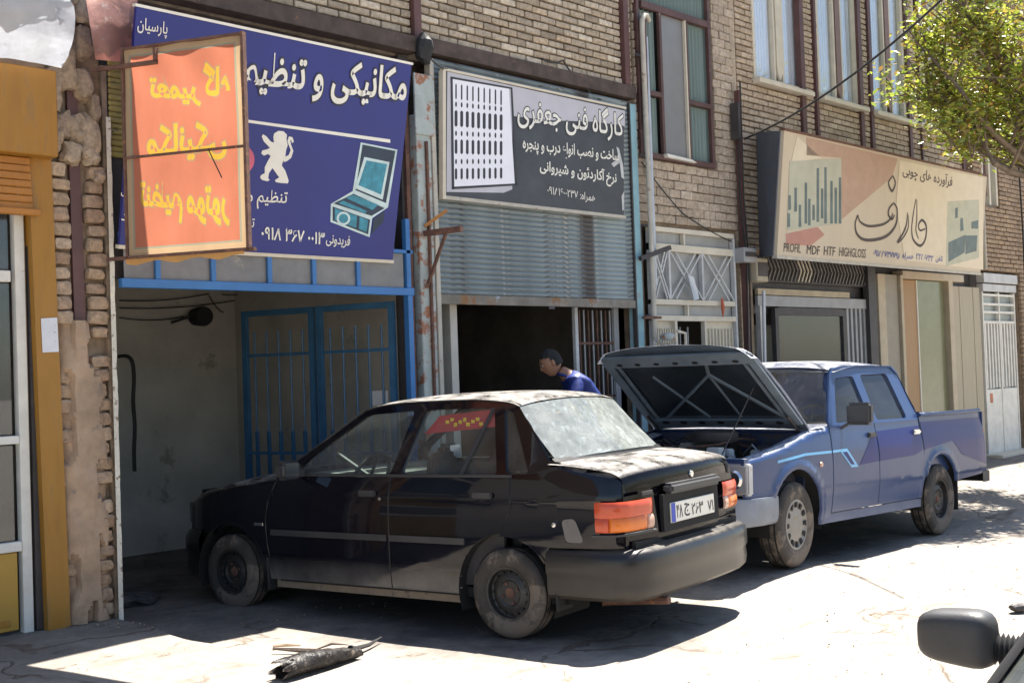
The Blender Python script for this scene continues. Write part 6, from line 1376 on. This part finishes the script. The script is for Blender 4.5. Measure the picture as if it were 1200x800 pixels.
        MB().tube([H@Vector((-.089,s*.012,.030)),H@Vector((-.090,s*.03,.035)),H@Vector((-.078,s*.052,.030))],[.003,.004,.002],6).build('eyebrow',ha,r,smooth=True,local=True)
    b=MB(); bmesh.ops.create_icosphere(b.b,subdivisions=4,radius=1)
    dele=[v for v in b.b.verts if (v.co.z<-.45) or (v.co.x<-.1 and v.co.z<.34+.25*(-v.co.x-.1)) or (v.co.x<.16 and v.co.z<.02 and abs(v.co.y)>.3)]
    bmesh.ops.delete(b.b,geom=dele,context='VERTS')
    for v in b.b.verts:
        c=v.co; q=noise.noise(c*9)*.005+noise.noise(c*25)*.003; v.co=H@Vector((c.x*(.102+q),c.y*(.081+q),c.z*(.126+q)+.003))
    bmesh.ops.solidify(b.b,geom=list(b.b.faces),thickness=.004); b.build('hair',ha,r,smooth=True,local=True)
    MB().tube([(-.275+.068*math.cos(a*PI/8)*.8,.068*math.sin(a*PI/8),1.447-.04*math.cos(a*PI/8)*.4) for a in range(16)],.014,6,closed=True).build('collar',sh,r,smooth=True,local=True)
person()

# ================================================================ TREE
def tree():
    r=root('street_tree','leafy street tree with yellow green foliage at the right edge','tree',(14.3,5.0,-.12)); rng=random.Random(11)
    bark=M('bark',(.16,.12,.085),.95,var=.4,scale=10,bump=1,bscale=25)
    Tp=[Vector((14.3,5.0,-.2)),Vector((14.26,5.03,1.2)),Vector((14.33,5.05,2.6)),Vector((14.25,5.07,3.7))]
    MB().tube(Tp,[.17,.14,.125,.11],14).rough(.02,5).build('trunk',bark,r,smooth=True)
    tips=[]; lb=MB()
    def inside(q):          # uneven egg-shaped crown round the limbs
        d=Vector(((q.x-14.5)/2.15,(q.y-5.35)/1.6,(q.z-5.55)/1.95)); return d.length<1+.28*noise.noise(q*1.1)
    def grow(p,d,L,rad,lev):
        pts=[p]; q=p.copy(); dd=d.copy()
        for k in range(5):
            dd=(dd+Vector((rng.uniform(-.2,.2),rng.uniform(-.2,.2),rng.uniform(-.12,.16)))).normalized(); q=q+dd*L/5; pts.append(q.copy())
            if lev<2:
                for _ in range(2 if lev==0 else 2):
                    e=(dd+Vector((rng.uniform(-1,1),rng.uniform(-1,1),rng.uniform(-.45,.6)))).normalized(); grow(q,e,L*rng.uniform(.45,.62),rad*.5,lev+1)
            if lev>=1: tips.append((q.copy(),lev))
        if lev>0 and not inside(pts[-1]): return
        if lev==0 and not inside(pts[-1]): pts=pts[:4]+[pts[3]]*2
        lb.tube(pts,[rad*(1-.7*i/5) for i in range(6)],6)
    for d,L in (((-.9,.15,.35),1.7),((-.6,-.5,.5),1.6),((-.4,.7,.55),1.5),((.5,.5,.6),1.7),((.6,-.5,.7),1.6),((0,0,1),2.0),((-.95,.35,.05),1.5),((-.7,.0,.8),1.9),((.9,.1,.4),1.5)): grow(Tp[3]+Vector((0,0,rng.uniform(-.3,.1))),Vector(d).normalized(),L,.05,0)
    lb.build('limbs',bark,r,smooth=True)
    b=bmesh.new()
    n=0
    for q,lev in tips:
        if not inside(q) or rng.random()<.42: continue
        for _ in range(rng.choice((5,9,14))):
            c=q+Vector((rng.gauss(0,.10),rng.gauss(0,.10),rng.gauss(0,.07))); s=rng.uniform(.032,.06)
            e=Matrix.Rotation(rng.random()*6.28,3,'Z')@Matrix.Rotation(rng.uniform(-1.1,1.1),3,'X')@Matrix.Rotation(rng.uniform(-.8,.8),3,'Y')
            vs=[b.verts.new(c+e@Vector(p)*s) for p in ((-1,0,0),(-.2,.42,.08),(1,.0,-.12),(-.2,-.42,.08))]; b.faces.new((vs[0],vs[1],vs[2])); b.faces.new((vs[0],vs[2],vs[3])); n+=1
    me=bpy.data.meshes.new('foliage')
    for v in b.verts: v.co-=Vector(r.location)
    b.to_mesh(me); b.free()
    m=bpy.data.materials.new('leaf'); m.use_nodes=True; nn=m.node_tree; nn.nodes.clear(); o=nd(nn,'ShaderNodeOutputMaterial'); g=nd(nn,'ShaderNodeNewGeometry'); cr=nd(nn,'ShaderNodeValToRGB'); nn.links.new(g.outputs['Random Per Island'],cr.inputs[0])
    e=cr.color_ramp.elements; e[0].color=(.12,.18,.025,1); e[1].color=(.6,.56,.09,1); x=e.new(.5); x.color=(.38,.44,.06,1); x=e.new(.93); x.color=(.22,.12,.03,1)
    d=nd(nn,'ShaderNodeBsdfDiffuse'); t=nd(nn,'ShaderNodeBsdfTranslucent'); gl=nd(nn,'ShaderNodeBsdfGlossy'); gl.inputs['Roughness'].default_value=.35; nn.links.new(cr.outputs[0],d.inputs[0]); nn.links.new(cr.outputs[0],t.inputs[0])
    a=nd(nn,'ShaderNodeMixShader'); a.inputs[0].default_value=.45; nn.links.new(d.outputs[0],a.inputs[1]); nn.links.new(t.outputs[0],a.inputs[2]); c=nd(nn,'ShaderNodeMixShader'); c.inputs[0].default_value=.06; nn.links.new(a.outputs[0],c.inputs[1]); nn.links.new(gl.outputs[0],c.inputs[2]); nn.links.new(c.outputs[0],o.inputs[0])
    tag(link('foliage',me,r,m),kind='stuff'); print('LEAVES',n,len(tips))
tree()

# ================================================================ LITTER ON THE GROUND
def litter():
    # torn roll of black rubber
    A=onplane(326,786,Vector((0,0,-.07)),Vector((0,0,1))); B_=onplane(420,758,Vector((0,0,-.07)),Vector((0,0,1))); A.z=B_.z=0; D0=(B_-Vector((4.16,5.42,0))); U=(B_-A); L=U.length; U.normalize(); W_=Vector((-U.y,U.x,0)); b=MB(); N=26; K=20; g=[]
    for i in range(N):
        t=i/(N-1); rr=.055+.012*math.sin(t*5)-.02*max(0,t-.8)*3; row=[]
        for k in range(K):
            a=2*PI*k/(K-1)*.93+.5; ri=rr*(1+.12*noise.noise(Vector((t*6,k*.5,0)))); p=A+U*(L*t+.03*noise.noise(Vector((k*.6,0,t)))*(t<.1)*4)+W_*math.cos(a)*ri*1.1+Vector((0,0,rr*.9+math.sin(a)*ri*.85)); p.z+=gz(p.x,p.y); row.append(b.b.verts.new(p))
        g.append(row)
    for i in range(N-1):
        for k in range(K-1): b.b.faces.new((g[i][k],g[i+1][k],g[i+1][k+1],g[i][k+1]))
    b.rough(.008,24); bmesh.ops.solidify(b.b,geom=list(b.b.faces),thickness=.006)
    r=root('rolled_rubber','torn black rubber sheet rolled up on the sunlit ground','rubber scrap',(A+B_)/2)
    b.build('roll',M('cracked_black_rubber',(.045,.04,.038),.35,var=.5,scale=16,dirt=((.35,.3,.25),.56,18),bump=1,bscale=30),r,smooth=True)
    z=lambda x,y,h:(x+D0.x,y+D0.y,gz(x,y)+h); MB().tube([z(4.10,5.42,.06),z(4.2,5.5,.03),z(4.34,5.55,.02),z(4.5,5.62,.03)],[.02,.016,.012,.004],6).build('strap',m_black,r,smooth=True)
    def plank(name,label,pts,w_,mm):
        P=[Vector((p[0]+D0.x,p[1]+D0.y,gz(*p)+.012+h)) for p,h in pts]; b=MB(); b.tube(P,[w_*.6]+[w_]*(len(P)-2)+[w_*.4],5); b.rough(.008,14); tag(b.build(name,mm,smooth=False),label,name.replace('_',' '))
    d=M('dark_old_wood',(.10,.075,.06),.9,var=.4,bump=.6)
    plank('wood_strip','long dark splintered strip behind the rubber roll',[((3.92,5.93),0),((4.0,5.8),.01),((4.1,5.68),.004),((4.2,5.52),.01)],.013,d); plank('wood_strip','short pale splinter at the shadow edge',[((3.98,6.02),0),((4.05,5.98),.01),((4.12,5.92),0)],.01,m_plaster); plank('wood_strip','thin bent twig next to the rubber roll end',[((4.1,5.75),.0),((4.2,5.72),.02),((4.3,5.7),.0)],.007,d)
    b=MB(); bmesh.ops.create_icosphere(b.b,subdivisions=2,radius=1,matrix=Matrix.Translation((7.6,2.98,gz(7.6,2.98)+.03))@Matrix.Diagonal((.07,.05,.03,1))); b.rough(.03,12); tag(b.build('stone_lump',m_dark),'small dark lump lying near the right picture edge','rock')
    b=MB(); bmesh.ops.create_icosphere(b.b,subdivisions=3,radius=1,matrix=Matrix.Translation((4.3,8.3,gz(4.3,8.3)+.03))@Matrix.Diagonal((.36,.2,.05,1))); b.rough(.06,7); tag(b.build('rag_heap',M('greasy_rags',(.06,.055,.055),.9,var=.6,scale=12,bump=1,bscale=20)),'heap of greasy rags on the garage floor beside the pier','rags')
litter()
